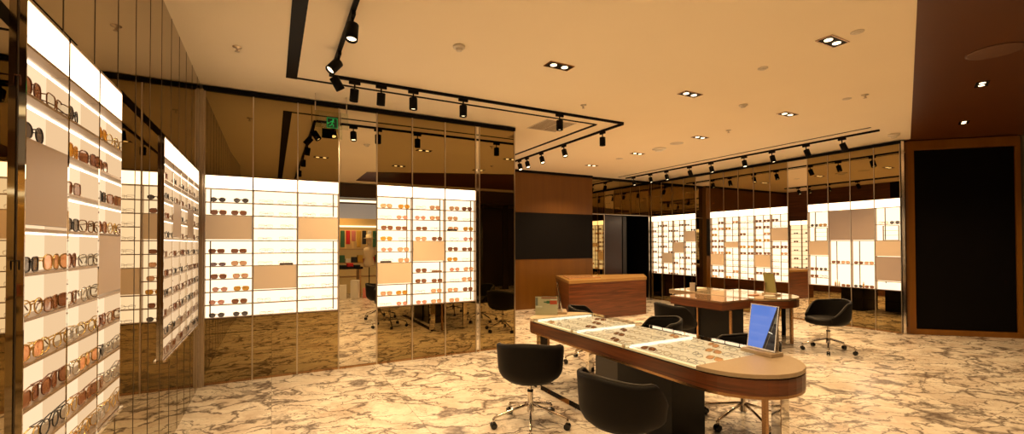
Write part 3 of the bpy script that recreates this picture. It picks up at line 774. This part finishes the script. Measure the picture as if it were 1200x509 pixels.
pr.box(-0.128, -0.1, -0.002, -0.0004, 0.11, 0.205)
pr.obj('printed_blocks', [pm('print_red', (0.62, 0.09, 0.04), 0.4), pm('print_green', (0.05, 0.16, 0.08), 0.4), pm('print_white', (0.85, 0.8, 0.75), 0.4), pm('print_rust', (0.38, 0.14, 0.08), 0.4), pm('print_grey', (0.25, 0.25, 0.24), 0.4)], br)
# items on table 2
sg = thing('sign_holder', 'small upright card holder on the block table behind', 'sign', (6.62, 5.58, 0.7655), R(-35))
MB().box(-0.045, 0.045, -0.004, 0.004, 0, 0.15).obj('card', pm('card_grey', (0.5, 0.42, 0.36), 0.4), sg); MB().box(0.046, 0.07, -0.02, 0.02, 0, 0.11).obj('side_card', BLACK, sg)
tag(box_obj('paper_stack', (6.85, 7.15, 5.70, 5.9, 0.7655, 0.785), pm('paper', (0.75, 0.65, 0.5), 0.5)), 'stack of pale papers on the block table behind', 'papers')
tag(MB().lathe([(0.075, 0), (0.085, 0.008), (0.08, 0.014)], 24).obj('round_tray', pm('tray_white', (0.8, 0.75, 0.66), 0.3), None, (7.02, 4.42, 0.7655)), 'small white round tray on the farther walnut table', 'tray')
tag(box_obj('leather_tray', (6.84, 7.0, 4.58, 4.68, 0.7655, 0.778), pm('rust_leather', (0.42, 0.16, 0.06), 0.4)), 'rust coloured small tray on the farther walnut table', 'tray')

# ------------------------------------------------------------------ reception desk
rc = thing('reception_desk', 'walnut reception desk with tan top in front of the wooden wall', 'desk', (6.9, 8.4, 0))
def rpoly(pts): return [(x - 6.9, y - 8.4) for x, y in pts]
FP = [(5.41, 7.65), (7.61, 7.71), (8.30, 8.50), (6.12, 9.20)]
MB().poly(rpoly(FP), 0.0, 0.785).obj('body', WALN, rc)
MB().poly(rpoly([(5.40, 7.64), (7.62, 7.70), (8.31, 8.51), (6.12, 9.21)]), 0.786, 0.85).obj('top', pm('tan_edge', (0.34, 0.19, 0.06), 0.3), rc)
MB().poly(rpoly([(5.62, 7.95), (6.5, 7.97), (6.75, 8.6), (6.02, 8.75)]), 0.851, 0.872).obj('counter_mat', pm('ledge_light', (0.45, 0.25, 0.12), 0.12), rc)

# ------------------------------------------------------------------ tub chairs
def smooth(t): t = max(0, min(1, t)); return t * t * (3 - 2 * t)
def tub_shell():
    m = MB(); n = 40; A = R(128); outer = []; inner = []
    rowsN = 9
    for i in range(n + 1):
        f = -A + 2 * A * i / n; af = abs(f)
        top = 0.765 - 0.035 * smooth(af / R(70)) - 0.20 * smooth((af - R(72)) / R(56))
        colO, colI = [], []
        for j in range(rowsN + 1):
            u = j / rowsN
            z = 0.405 + (top - 0.405) * u
            h = (z - 0.405) / 0.36
            ro = 0.205 + 0.075 * min(1, (u / 0.28)) ** 0.5 + 0.02 * u
            th = 0.035 - 0.012 * u
            # ellipse: a little wider than deep, back at -Y
            cxx, cyy = math.sin(f), -math.cos(f)
            colO.append(m.bm.verts.new((ro * cxx * 1.0, ro * cyy * 0.97, z)))
            zi = max(z, 0.43)
            colI.append(m.bm.verts.new(((ro - th) * cxx, (ro - th) * cyy * 0.97, zi)))
        outer.append(colO); inner.append(colI)
    def q(a, b, c, d):
        f = m.bm.faces.new((a, b, c, d)); f.smooth = True
    for i in range(n):
        for j in range(rowsN):
            q(outer[i][j], outer[i + 1][j], outer[i + 1][j + 1], outer[i][j + 1])
            q(inner[i + 1][j], inner[i][j], inner[i][j + 1], inner[i + 1][j + 1])
        q(outer[i][rowsN], outer[i + 1][rowsN], inner[i + 1][rowsN], inner[i][rowsN])
        q(outer[i + 1][0], outer[i][0], inner[i][0], inner[i + 1][0])
    for i in (0, n):
        for j in range(rowsN):
            q(outer[i][j], outer[i][j + 1], inner[i][j + 1], inner[i][j])
    return m.mesh('backrest', LEATHER)
def seat_mesh():
    m = MB(); n = 36; prof = [(0.0, 0.405), (0.80, 0.405), (0.93, 0.42), (1.0, 0.45), (0.99, 0.485), (0.93, 0.505), (0.6, 0.515), (0.0, 0.517)]
    rings = []
    for s_, z in prof:
        ring = []
        for k in range(n):
            a = 2 * PI * k / n; x = math.cos(a); y = math.sin(a)
            ex = 2.6; x = math.copysign(abs(x) ** (2 / ex), x); y = math.copysign(abs(y) ** (2 / ex), y)
            ring.append(m.bm.verts.new((0.232 * x * s_, (0.05 + 0.245 * y) * s_ if y > 0 else 0.05 * s_ + 0.235 * y * s_, z)))
        rings.append(ring)
    for A, B in zip(rings, rings[1:]):
        for k in range(n):
            try:
                f = m.bm.faces.new((A[k], A[(k + 1) % n], B[(k + 1) % n], B[k])); f.smooth = True
            except ValueError: pass
    bmesh.ops.remove_doubles(m.bm, verts=m.bm.verts, dist=1e-5)
    return m.mesh('seat', SEATL)
def make_chair():
    t = thing('tub_chair', '', 'chair')
    sh = child('backrest', tub_shell(), t); st = child('seat', seat_mesh(), t)
    sp = MB(); sp.tube([(0.276 * math.sin(R(f)), -0.276 * 0.97 * math.cos(R(f)), 0.7655 - 0.035 * smooth(abs(R(f)) / R(70)) - 0.20 * smooth((abs(R(f)) - R(72)) / R(56))) for f in range(-124, 125, 6)], 0.011, 6)
    sp.obj('rim_piping', pm('dark_taupe_leather', (0.022, 0.017, 0.012), 0.45, spec=0.3), sh)
    MB().cyl((0, 0, 0.385), (0, 0, 0.404), 0.10, 0.12, 20).obj('seat_plate', BLACK, t)
    c = MB(); c.cyl((0, 0, 0.13), (0, 0, 0.30), 0.024, seg=16); c.cyl((0, 0, 0.30), (0, 0, 0.384), 0.014, seg=12)
    c.cyl((0, 0, 0.12), (0, 0, 0.20), 0.032, 0.026, seg=16); co = c.obj('gas_column', CHROME, t)
    MB().cyl((0, 0, 0.296), (0, 0, 0.312), 0.027, seg=16).obj('collar', BLACK, co)
    MB().tube([(0.04, 0, 0.375), (0.13, 0.05, 0.365), (0.20, 0.07, 0.35)], 0.006, 6).obj('height_lever', CHROME, t)
    for k in range(5):
        a = 2 * PI * k / 5 + PI / 2
        u = Vector((math.cos(a), math.sin(a), 0))
        lg = MB(); lg.tube([u * 0.02 + Vector((0, 0, 0.185)), u * 0.15 + Vector((0, 0, 0.150)), u * 0.325 + Vector((0, 0, 0.098)), u * 0.335 + Vector((0, 0, 0.085)), u * 0.335 + Vector((0, 0, 0.05))], 0.0125, 8)
        l = lg.obj('leg', CHROME, t)
        w = Vector((-u.y, u.x, 0)); cs = MB(); p = u * 0.335 + Vector((0, 0, 0.0295))
        cs.cyl(p - w * 0.022, p - w * 0.006, 0.029, seg=16); cs.cyl(p + w * 0.006, p + w * 0.022, 0.029, seg=16); cs.cyl(p - w * 0.006, p + w * 0.006, 0.012, seg=10)
        cs.obj('caster', BLACKG, l)
    return t
def face_rot(dx, dy): return math.atan2(dy, dx) - PI / 2      # chair faces local +Y
chairs = [((2.03, 3.47), (0.58, 0.81), 'charcoal tub swivel chair at left front of the long table, seen from behind', 16),
          ((2.07, 2.33), (0.965, 0.26), 'charcoal tub swivel chair nearest the camera at the long table', 0),
          ((3.70, 2.58), (-1, 0.02), 'charcoal tub chair tucked behind the near round end of long table', 0),
          ((3.86, 3.77), (-0.88, 0.40), 'charcoal tub chair behind the middle of the long table, showing its inner seat', 0),
          ((3.80, 4.90), (0.80, -0.6), 'charcoal tub chair behind the far end of the long table, by reception desk', 0),
          ((5.12, 4.62), (0.98, -0.2), 'charcoal tub chair with its back to the camera at the farther table', 0),
          ((7.32, 3.72), (-0.93, 0.30), 'charcoal tub swivel chair standing alone on the floor by the right mirror wall', 10)]
ch0 = make_chair()
for i, ((x, y), (dx, dy), lab, off) in enumerate(chairs):
    c = ch0 if i == 0 else copy_tree(ch0)
    c.location = (x, y, 0.0005); c.rotation_euler = (0, 0, face_rot(dx, dy)); tag(c, lab, 'chair', 'charcoal tub chairs at the tables')
    want = math.atan2(-y, -x) + (PI if i == 2 else 0)          # swivel base turned so one leg points to this bearing
    for ch in c.children:
        if ch.name.startswith('leg'): ch.rotation_euler = (0, 0, want - (face_rot(dx, dy) + PI / 2))

# ------------------------------------------------------------------ ceiling fixtures
def rail(name_lab, p0, p1, w=0.034, h=0.03):
    x0, x1 = sorted((p0[0], p1[0])); y0, y1 = sorted((p0[1], p1[1]))
    if x1 - x0 < 0.01: x0 -= w / 2; x1 += w / 2
    else: y0 -= w / 2; y1 += w / 2
    return tag(box_obj('lighting_track', (x0, x1, y0, y1, CEIL - h - 0.001, CEIL - 0.001), BLACK), name_lab, 'track')
rail('black ceiling lighting track running toward the back wall at left', (0.55, -2.5), (0.55, 5.18))
rail('black ceiling lighting track parallel to the back mirror wall', (0.57, 5.2), (4.685, 5.2))
rail('black ceiling lighting track running from its corner toward the wooden wall', (4.70, 5.22), (4.70, 8.9))
rail('black ceiling lighting track along the right mirror wall', (8.65, 3.60), (8.65, 9.5))
def make_spot():
    t = thing('track_spotlight', '', 'spotlight')
    MB().box(-0.06, 0.06, -0.015, 0.015, -0.034, -0.0).obj('adapter', BLACK, t)
    MB().cyl((0, 0, -0.085), (0, 0, -0.034), 0.009, seg=10).obj('stem', BLACK, t)
    h = MB(); h.lathe([(0.040, 0.0), (0.047, 0.004), (0.047, 0.135), (0.043, 0.14), (0.04, 0.13), (0.036, 0.118)], 20)
    head = h.obj('housing', BLACK, t, (0, 0, -0.085), (PI, 0, 0))
    MB().cyl((0, 0, 0.119), (0, 0, 0.122), 0.036, seg=20).obj('lamp_face', LAMP, head)
    return t, head
sp0, hd0 = make_spot()
spots = []
for i, y in enumerate((0.9, 2.4, 3.68, 4.50, 4.93)): spots.append(((0.55, y), 90, (R([0, 0, 5, 38, -32][i]), R([0, 0, 10, 15, -10][i])), ['nearest the camera, out at left', 'on the left run, above the camera side', 'hanging alone high on the left run', 'with tilted head, glowing, near the left track corner', 'tilted away at the left track corner'][i]))
for i, x in enumerate((0.80, 1.09, 1.46, 2.09, 3.53)): spots.append(((x, 5.2), 0, (R([28, 12, 0, 0, 0][i]), 0), ['first on the back-wall run from the corner, tilted', 'second on the back-wall run from the corner', 'third on the back-wall run from the corner', 'fourth on the back-wall run from the corner', 'alone near the air grille on the back-wall run'][i]))
for i, y in enumerate((5.70, 6.79, 7.57, 8.14, 8.46)): spots.append(((4.70, y), 90, (0, R([0, 22, 25, 25, 25][i])), 'number %s from the corner on the run toward the wooden wall' % ['one', 'two', 'three', 'four', 'five'][i]))
for i, y in enumerate((4.14, 4.73, 5.37, 5.96, 6.76, 7.35, 8.05, 8.59, 9.2)): spots.append(((8.65, y), 90, (R([-14, -6, 0, 8, 0, -8, 0, 0, 0][i]), R(16)), '%s from the right on the right wall track' % ['first', 'second', 'third', 'fourth', 'fifth', 'sixth', 'seventh', 'eighth', 'last'][i]))
WARM = (1.0, 0.66, 0.32)
def lamp(loc, energy, size=110, blend=0.6, rot=(0, 0, 0), rad=0.035, col=WARM):
    l = bpy.data.lights.new('lamp', 'SPOT'); l.energy = energy; l.spot_size = R(size); l.spot_blend = blend; l.color = col; l.shadow_soft_size = rad
    o = bpy.data.objects.new('lamp', l); COL.objects.link(o); o.location = loc; o.rotation_euler = rot
    return o
SPOTW = 66; DLW = 114
for i, ((x, y), rz, (tx, ty), lab) in enumerate(spots):
    s = sp0 if i == 0 else copy_tree(sp0)
    s.location = (x, y, CEIL - 0.032); s.rotation_euler = (0, 0, R(rz))
    tag(s, 'black cylinder track spotlight %s' % lab, 'spotlight', 'black track spotlights')
    for c in s.children:
        if c.name.startswith('housing'):
            c.rotation_euler = (PI + tx, ty, 0)
    hm = Matrix.Rotation(R(rz), 4, 'Z') @ (Matrix.Rotation(ty, 4, 'Y') @ Matrix.Rotation(PI + tx, 4, 'X'))
    ax = hm @ Vector((0, 0, 1))
    pos = Vector((x, y, CEIL - 0.117)) + ax * 0.16
    q = Vector((0, 0, -1)).rotation_difference(ax).to_euler()
    lamp(pos, SPOTW * (1.35 if i < 7 else 1.0), 95, 0.8, q)
# recessed twin downlights
def make_dl():
    t = thing('recessed_downlight', '', 'downlight')
    f = MB()
    for b in ((-0.15, 0.15, -0.07, -0.058, -0.006, 0), (-0.15, 0.15, 0.058, 0.07, -0.006, 0), (-0.15, -0.138, -0.058, 0.058, -0.006, 0), (0.138, 0.15, -0.058, 0.058, -0.006, 0)): f.box(*b)
    f.obj('frame', BRASS, t)
    MB().box(-0.138, 0.138, -0.058, 0.058, -0.003, -0.0005).obj('black_plate', BLACK, t)
    for sx in (-0.068, 0.068): MB().cyl((sx, 0, -0.0075), (sx, 0, -0.0032), 0.033, seg=24).obj('lamp_face', LAMP, t)
    return t
dl0 = make_dl()
dls = [(2.61, 3.85), (4.50, 2.22), (4.53, 3.83), (6.46, 3.78), (6.52, 5.31), (6.55, 6.85), (6.58, 8.38), (2.6, 1.9), (2.6, 0.2), (0.9, 2.2)]
dlab = ['above the long table', 'brightest, large at upper right near the wooden ceiling', 'in the middle of the ceiling', 'right of the middle one near a sprinkler', 'in the third row toward reception',
        'in the fourth row toward reception', 'farthest, above the reception desk', 'over the near end of the long table', 'above the camera', 'over the left aisle']
for i, (x, y) in enumerate(dls):
    d = dl0 if i == 0 else copy_tree(dl0)
    d.location = (x, y, CEIL - 0.0008); tag(d, 'recessed twin downlight %s' % dlab[i], 'downlight', 'recessed twin ceiling downlights')
    lamp((x, y, CEIL - 0.03), DLW * [0.8, 0.7, 0.95, 1.15, 2.3, 2.6, 2.4, 0.7, 1.0, 1.45][i], 130, 0.8)
for (x, y), lb in (((7.20, 2.00), 'nearer, in the wooden ceiling'), ((9.24, 2.77), 'farther, in the wooden ceiling by the black panel')):
    d = copy_tree(dl0); d.location = (x, y, wcz - 0.0008); d.rotation_euler = (0, 0, R(20)); d.scale = (0.8, 0.8, 1)
    tag(d, 'recessed twin downlight %s' % lb, 'downlight', 'recessed twin ceiling downlights'); lamp((x, y, wcz - 0.03), 25, 100, 0.8)
# speaker grille, discs, sprinklers, air grille
tag(MB().lathe([(0.20, 0), (0.20, -0.006), (0.18, -0.010), (0.0001, -0.010)], 36).obj('ceiling_speaker', pm('brown_grille', (0.12, 0.045, 0.012), 0.6), None, (6.08, 1.60, wcz - 0.0005)), 'large round brown speaker grille in the wooden ceiling', 'speaker')
def make_sprk():
    t = thing('sprinkler', '', 'sprinkler')
    MB().lathe([(0.04, 0), (0.038, -0.006), (0.012, -0.01), (0.008, -0.04), (0.0001, -0.04)], 16).obj('escutcheon', STRIP, t)
    MB().lathe([(0.02, -0.041), (0.02, -0.044), (0.0001, -0.045)], 12).obj('deflector', STRIP, t)
    return t
k0 = make_sprk()
for i, ((x, y), lb) in enumerate((((-0.295, 4.875), 'near the left mirror wall'), ((3.63, 4.79), 'beyond the track near the air grille'), ((6.52, 4.76), 'in the middle of the right ceiling'), ((6.48, 2.84), 'close to the wooden ceiling edge'))):
    s = k0 if i == 0 else copy_tree(k0); s.location = (x, y, CEIL - 0.0005); tag(s, 'small metal ceiling sprinkler %s' % lb, 'sprinkler', 'ceiling sprinklers')
def disc(x, y, r, h, lab, nm, cat, mat=PLASTER):
    t = thing(nm, lab, cat, (x, y, CEIL - 0.0005))
    MB().lathe([(r, 0), (r, -h * 0.4), (r * 0.8, -h * 0.6), (0.0001, -h * 0.6)], 28).obj('base', mat, t)
    MB().lathe([(r * 0.6, -h * 0.61), (r * 0.5, -h), (0.0001, -h)], 24).obj('cap', mat, t)
disc(1.526, 3.898, 0.055, 0.045, 'white round smoke detector on the ceiling left of centre', 'smoke_detector', 'smoke detector')
disc(5.512, 3.803, 0.055, 0.035, 'white smoke detector between two downlights on the right ceiling', 'smoke_detector', 'smoke detector')
disc(4.539, 2.905, 0.05, 0.02, 'small round white disc between the bright downlight and middle one', 'ceiling_sensor', 'sensor')
disc(4.495, 2.021, 0.05, 0.012, 'flat round cover beside the brightest downlight', 'access_cover', 'cover')
disc(6.452, 3.025, 0.05, 0.012, 'flat round cover next to the right sprinkler', 'access_cover', 'cover')
disc(6.58, 6.303, 0.13, 0.05, 'white domed wireless unit on the ceiling toward reception', 'ceiling_dome', 'dome', pm('bright_white', (0.9, 0.86, 0.78), 0.5))
disc(6.524, 5.822, 0.12, 0.012, 'flat tan round cover on the ceiling near the dome', 'access_cover', 'cover')
disc(6.593, 7.436, 0.08, 0.012, 'small flat disc on the far ceiling before reception', 'access_cover', 'cover')
disc(9.228, 3.635, 0.08, 0.07, 'dome camera on the ceiling where right wall meets wood', 'dome_camera', 'camera')
ag = thing('air_grille', 'rectangular white ventilation grille inside the track loop', 'vent', (3.82, 5.86, CEIL - 0.0005))
MB().box(-0.27, 0.27, -0.30, 0.30, -0.006, 0).obj('frame', PLASTER, ag)
for k in range(2):
    sm = MB()
    for j in range(11): sm.box(-0.25 + k * 0.255, -0.01 + k * 0.255, -0.27 + j * 0.05, -0.245 + j * 0.05, -0.010, -0.0062)
    sm.obj('louvre_panel', pm('grille_grey', (0.32, 0.25, 0.17), 0.6), ag)
# hanging exit sign
es = thing('exit_sign', 'hanging clear acrylic sign with green running figure exit symbol', 'sign', (0.645, 5.92, 3.04))
MB().box(-0.19, 0.19, -0.004, 0.004, 0.0, 0.205).obj('acrylic_plate', ACRYL, es)
g = MB(); g.box(-0.064, 0.066, -0.012, -0.0045, 0.0, 0.13); g.obj('green_panel', pm('exit_dark_green', (0.008, 0.035, 0.012), 0.4), es)
g = MB()
fy = (-0.0145, -0.0125)
for b in ((-0.060, 0.062, *fy, 0.122, 0.127), (-0.060, 0.062, *fy, 0.003, 0.008), (-0.060, -0.055, *fy, 0.008, 0.122), (0.057, 0.062, *fy, 0.008, 0.122)): g.box(*b)
def limb(a, b, w=0.009):
    a = Vector(a); b = Vector(b); d = b - a; L = d.length; ang = math.atan2(d.y, d.x)
    g.box(0, L, -0.0145, -0.0125, -w / 2, w / 2, M=Matrix.Translation((a.x, 0, a.y)) @ Matrix.Rotation(-ang, 4, 'Y'))
g.cyl((0.012, -0.0145, 0.104), (0.012, -0.0125, 0.104), 0.010, seg=14)
for a, b in (((0.006, 0.090), (-0.004, 0.052)), ((0.006, 0.088), (0.026, 0.074)), ((0.004, 0.088), (-0.018, 0.080)), ((-0.018, 0.080), (-0.024, 0.066)), ((-0.003, 0.054), (0.018, 0.040)), ((0.018, 0.040), (0.012, 0.018)), ((-0.004, 0.054), (-0.016, 0.032)), ((-0.016, 0.032), (-0.038, 0.028)), ((-0.05, 0.06), (-0.034, 0.06)), ((-0.05, 0.06), (-0.042, 0.068)), ((-0.05, 0.06), (-0.042, 0.052))): limb(a, b)
g.obj('running_figure', GREENE, es)
for x in (-0.19, 0.17): MB().cyl((x, 0, 0.206), (x, 0, CEIL - 3.04 - 0.001), 0.006, seg=8).obj('hanging_rod', STRIP, es)

# ------------------------------------------------------------------ what the mirrors see behind the camera
DKB = pm('dark_brown_soffit', (0.055, 0.026, 0.010), 0.5)
struct(box_obj('trim_95', (-0.7, 13, -2.1, -1.6, 3.02, CEIL - 0.02), DKB))
struct(box_obj('trim_96', (0.6, 3.45, -2.08, -2.0, 2.42, 2.86), pm('grey_fascia', (0.5, 0.5, 0.52), 0.4, emit=(0.75, 0.72, 0.70), es=0.28)))
struct(box_obj('trim_97', (0.6, 3.45, -2.1, -1.99, 2.92, 2.98), LEDT))
DG = pm('dark_shopfront', (0.035, 0.026, 0.018), 0.15)
struct(box_obj('wall_front', (4.9, 9.9, -2.0, -1.9, 0, 3.02), DG)) if False else None
for i, (a, b) in enumerate(((3.46, 3.62), (4.9, 5.3), (6.35, 6.5), (7.3, 7.5), (8.7, 8.85), (10.0, 10.3))):
    struct(box_obj('trim_%d' % (300 + i), (a, b, -2.05, -1.95, 0, 3.02), DG))
struct(box_obj('wall_mall', (-1.2, 14, -6.3, -6.2, 0, CEIL), pm('mall_wall', (0.42, 0.26, 0.10), 0.6)))
struct(box_obj('wall_mall_left', (-1.2, -1.1, -6.2, -3.0, 0, CEIL), pm('mall_wall', (0.42, 0.26, 0.10), 0.6)))
struct(box_obj('wall_mall_dark', (3.6, 13.9, -3.3, -3.2, 0, 3.02), pm('mall_dark', (0.05, 0.03, 0.018), 0.4)))
# boutique behind
sw = thing('boutique_shelving', 'warmly lit boutique wall shelving seen reflected in the clear mirror strip', 'shelving', (2.2, -3.3, 0))
MB().box(-1.5, 1.35, -0.1, 0, 0, 2.5).obj('back_board', pm('boutique_wall_glow', (0.5, 0.32, 0.1), 0.5, emit=(1, 0.55, 0.15), es=0.22), sw)  # board glows by emission, standing for warm shop light
for z in (0.55, 1.0, 1.45): MB().box(-1.5, 1.35, 0.001, 0.28, z, z + 0.03).obj('shelf', pm('honey_wood', (0.45, 0.25, 0.09), 0.4), sw)
MB().box(-1.5, 1.35, 0.001, 0.05, 2.2, 2.25).obj('light_bar', LEDT, sw)
cc = [('red', (0.6, 0.02, 0.02)), ('green', (0.04, 0.13, 0.06)), ('white', (0.8, 0.75, 0.65)), ('black', (0.02, 0.02, 0.02)), ('mustard', (0.6, 0.36, 0.05)), ('rose', (0.6, 0.2, 0.16))]
for i in range(14):
    c = cc[(i * 5 + 1) % 6]; x = 1.0 + i * 0.17
    tag(MB().box(-0.065, 0.065, -0.03, 0.03, -0.55 + 0.1 * (i % 3), 0).obj('garment', pm('cloth_' + c[0], c[1], 0.8), None, (x, -3.12, 2.08), None, bevel=0.02), '%s garment hanging in the reflected boutique, position %s' % (c[0], ['far left', 'second', 'third', 'fourth', 'fifth', 'sixth', 'seventh', 'eighth', 'ninth', 'tenth', 'eleventh', 'twelfth', 'thirteenth', 'far right'][i]), 'garment', 'garments in the reflected boutique')
for i in range(12):
    c = cc[(i * 7 + 2) % 6]
    tag(MB().box(-0.08, 0.08, -0.1, 0.1, 0, 0.12 + 0.06 * (i % 3)).obj('gift_box', pm('cloth_' + c[0], c[1], 0.8), None, (1.05 + i * 0.19, -3.14, 1.031), None, bevel=0.004), '%s box on the reflected boutique shelf, place %d from its left end' % (c[0], i + 1), 'box', 'boxes in the reflected boutique')
mt = thing('display_table', 'low boutique display table with dark top seen in the mirror strip', 'table', (1.95, -2.45, 0))
MB().box(-0.55, 0.55, -0.3, 0.3, 0.86, 0.93).obj('top', BLACKG, mt)
for x in (-0.5, 0.44): MB().box(x, x + 0.06, -0.28, 0.28, 0, 0.859).obj('side_panel', pm('honey_wood', (0.45, 0.25, 0.09), 0.4), mt)
for i in range(5):
    c = cc[(i * 3 + 3) % 6]
    tag(MB().box(-0.09, 0.09, -0.14, 0.14, 0, 0.05 + 0.05 * (i % 2)).obj('folded_garment', pm('cloth_' + c[0], c[1], 0.8), None, (1.52 + i * 0.21, -2.45, 0.931), None, bevel=0.01), '%s folded garment on the reflected display table, item %d' % (c[0], i + 1), 'garment', 'folded garments in the reflected boutique')
for i, (x, h, c) in enumerate(((1.5, 0.35, 'white'), (1.85, 0.42, 'white'), (2.55, 0.3, 'rose'), (2.2, 0.55, 'white'))):
    tag(MB().box(-0.11, 0.11, -0.08, 0.08, 0, h).obj('shopping_bag', pm('cloth_' + c, dict(cc)[c], 0.8), None, (x, -1.75, 0.0005), (0, 0, 0.2 * i), bevel=0.004), '%s paper bag standing on the floor, bag %d in the mirror strip' % (c, i + 1), 'bag', 'bags in the reflected boutique')
mn = thing('mannequin', 'cream draped mannequin with a hat reflected in the clear mirror strip', 'mannequin', (2.75, -2.5, 0))
MB().lathe([(0.0001, 0), (0.15, 0.0), (0.15, 0.02), (0.015, 0.03), (0.015, 0.95)], 20).obj('stand', BLACK, mn)
MB().lathe([(0.16, 0.9), (0.18, 1.0), (0.12, 1.2), (0.19, 1.42), (0.17, 1.5), (0.05, 1.56), (0.045, 1.63), (0.0001, 1.64)], 24).obj('torso', pm('cream_cloth', (0.7, 0.55, 0.36), 0.8), mn)
MB().lathe([(0.05, 1.62), (0.085, 1.7), (0.09, 1.78), (0.06, 1.86), (0.0001, 1.88)], 20).obj('head', pm('cream_cloth', (0.7, 0.55, 0.36), 0.8), mn)
MB().lathe([(0.2, 1.82), (0.11, 1.84), (0.10, 1.93), (0.0001, 1.95)], 20).obj('hat', pm('straw', (0.75, 0.6, 0.35), 0.7), mn)
lamp((2.0, -2.6, 3.3), 160, 120, 0.8); lamp((3.0, -4.5, 3.2), 120, 120, 0.8)
for x, y in ((5.5, -2.6), (8.0, -2.6)): lamp((x, y, 3.3), 15, 100, 0.8)
for x, y in ((1.6, -0.6), (4.6, 0.3), (7.0, 0.2), (9.6, 1.4)): lamp((x, y, CEIL - 0.03), DLW * 0.7, 130, 0.8)

# ------------------------------------------------------------------ world, camera, view
w = bpy.data.worlds.new('world'); scene.world = w; w.use_nodes = True
w.node_tree.nodes['Background'].inputs[0].default_value = (1.0, 0.72, 0.42, 1); w.node_tree.nodes['Background'].inputs[1].default_value = 0.15
f_px, cx, cy, yaw, pit, rol = 527.19389, 600.0, 279.77281, 0.489747202, 0.0137491209, -0.00273321763
cam = bpy.data.cameras.new('camera'); co = bpy.data.objects.new('camera', cam); COL.objects.link(co)
c_, s_ = math.cos, math.sin
fw = Vector((s_(yaw) * c_(pit), c_(yaw) * c_(pit), s_(pit))); r_ = Vector((c_(yaw), -s_(yaw), 0)); u_ = r_.cross(fw)
rr = r_ * c_(rol) + u_ * s_(rol); uu = u_ * c_(rol) - r_ * s_(rol)
M = Matrix((rr, uu, -fw)).transposed().to_4x4(); M.translation = Vector((0, 0, 1.6)); co.matrix_world = M
cam.sensor_width = 36; cam.lens = f_px / 1200 * 36; cam.shift_x = 0; cam.shift_y = (cy - 254.5) / 1200; cam.clip_start = 0.05
scene.camera = co
scene.view_settings.view_transform = 'Standard'; scene.view_settings.look = 'None'
scene.view_settings.exposure = 0.0
cy_ = scene.cycles
cy_.use_denoising = True; cy_.max_bounces = 9; cy_.diffuse_bounces = 4; cy_.glossy_bounces = 6; cy_.transparent_max_bounces = 16; cy_.transmission_bounces = 4
cy_.sample_clamp_indirect = 6.0; cy_.caustics_reflective = False; cy_.caustics_refractive = False
print('glasses', count_g, 'objects', len(bpy.data.objects))
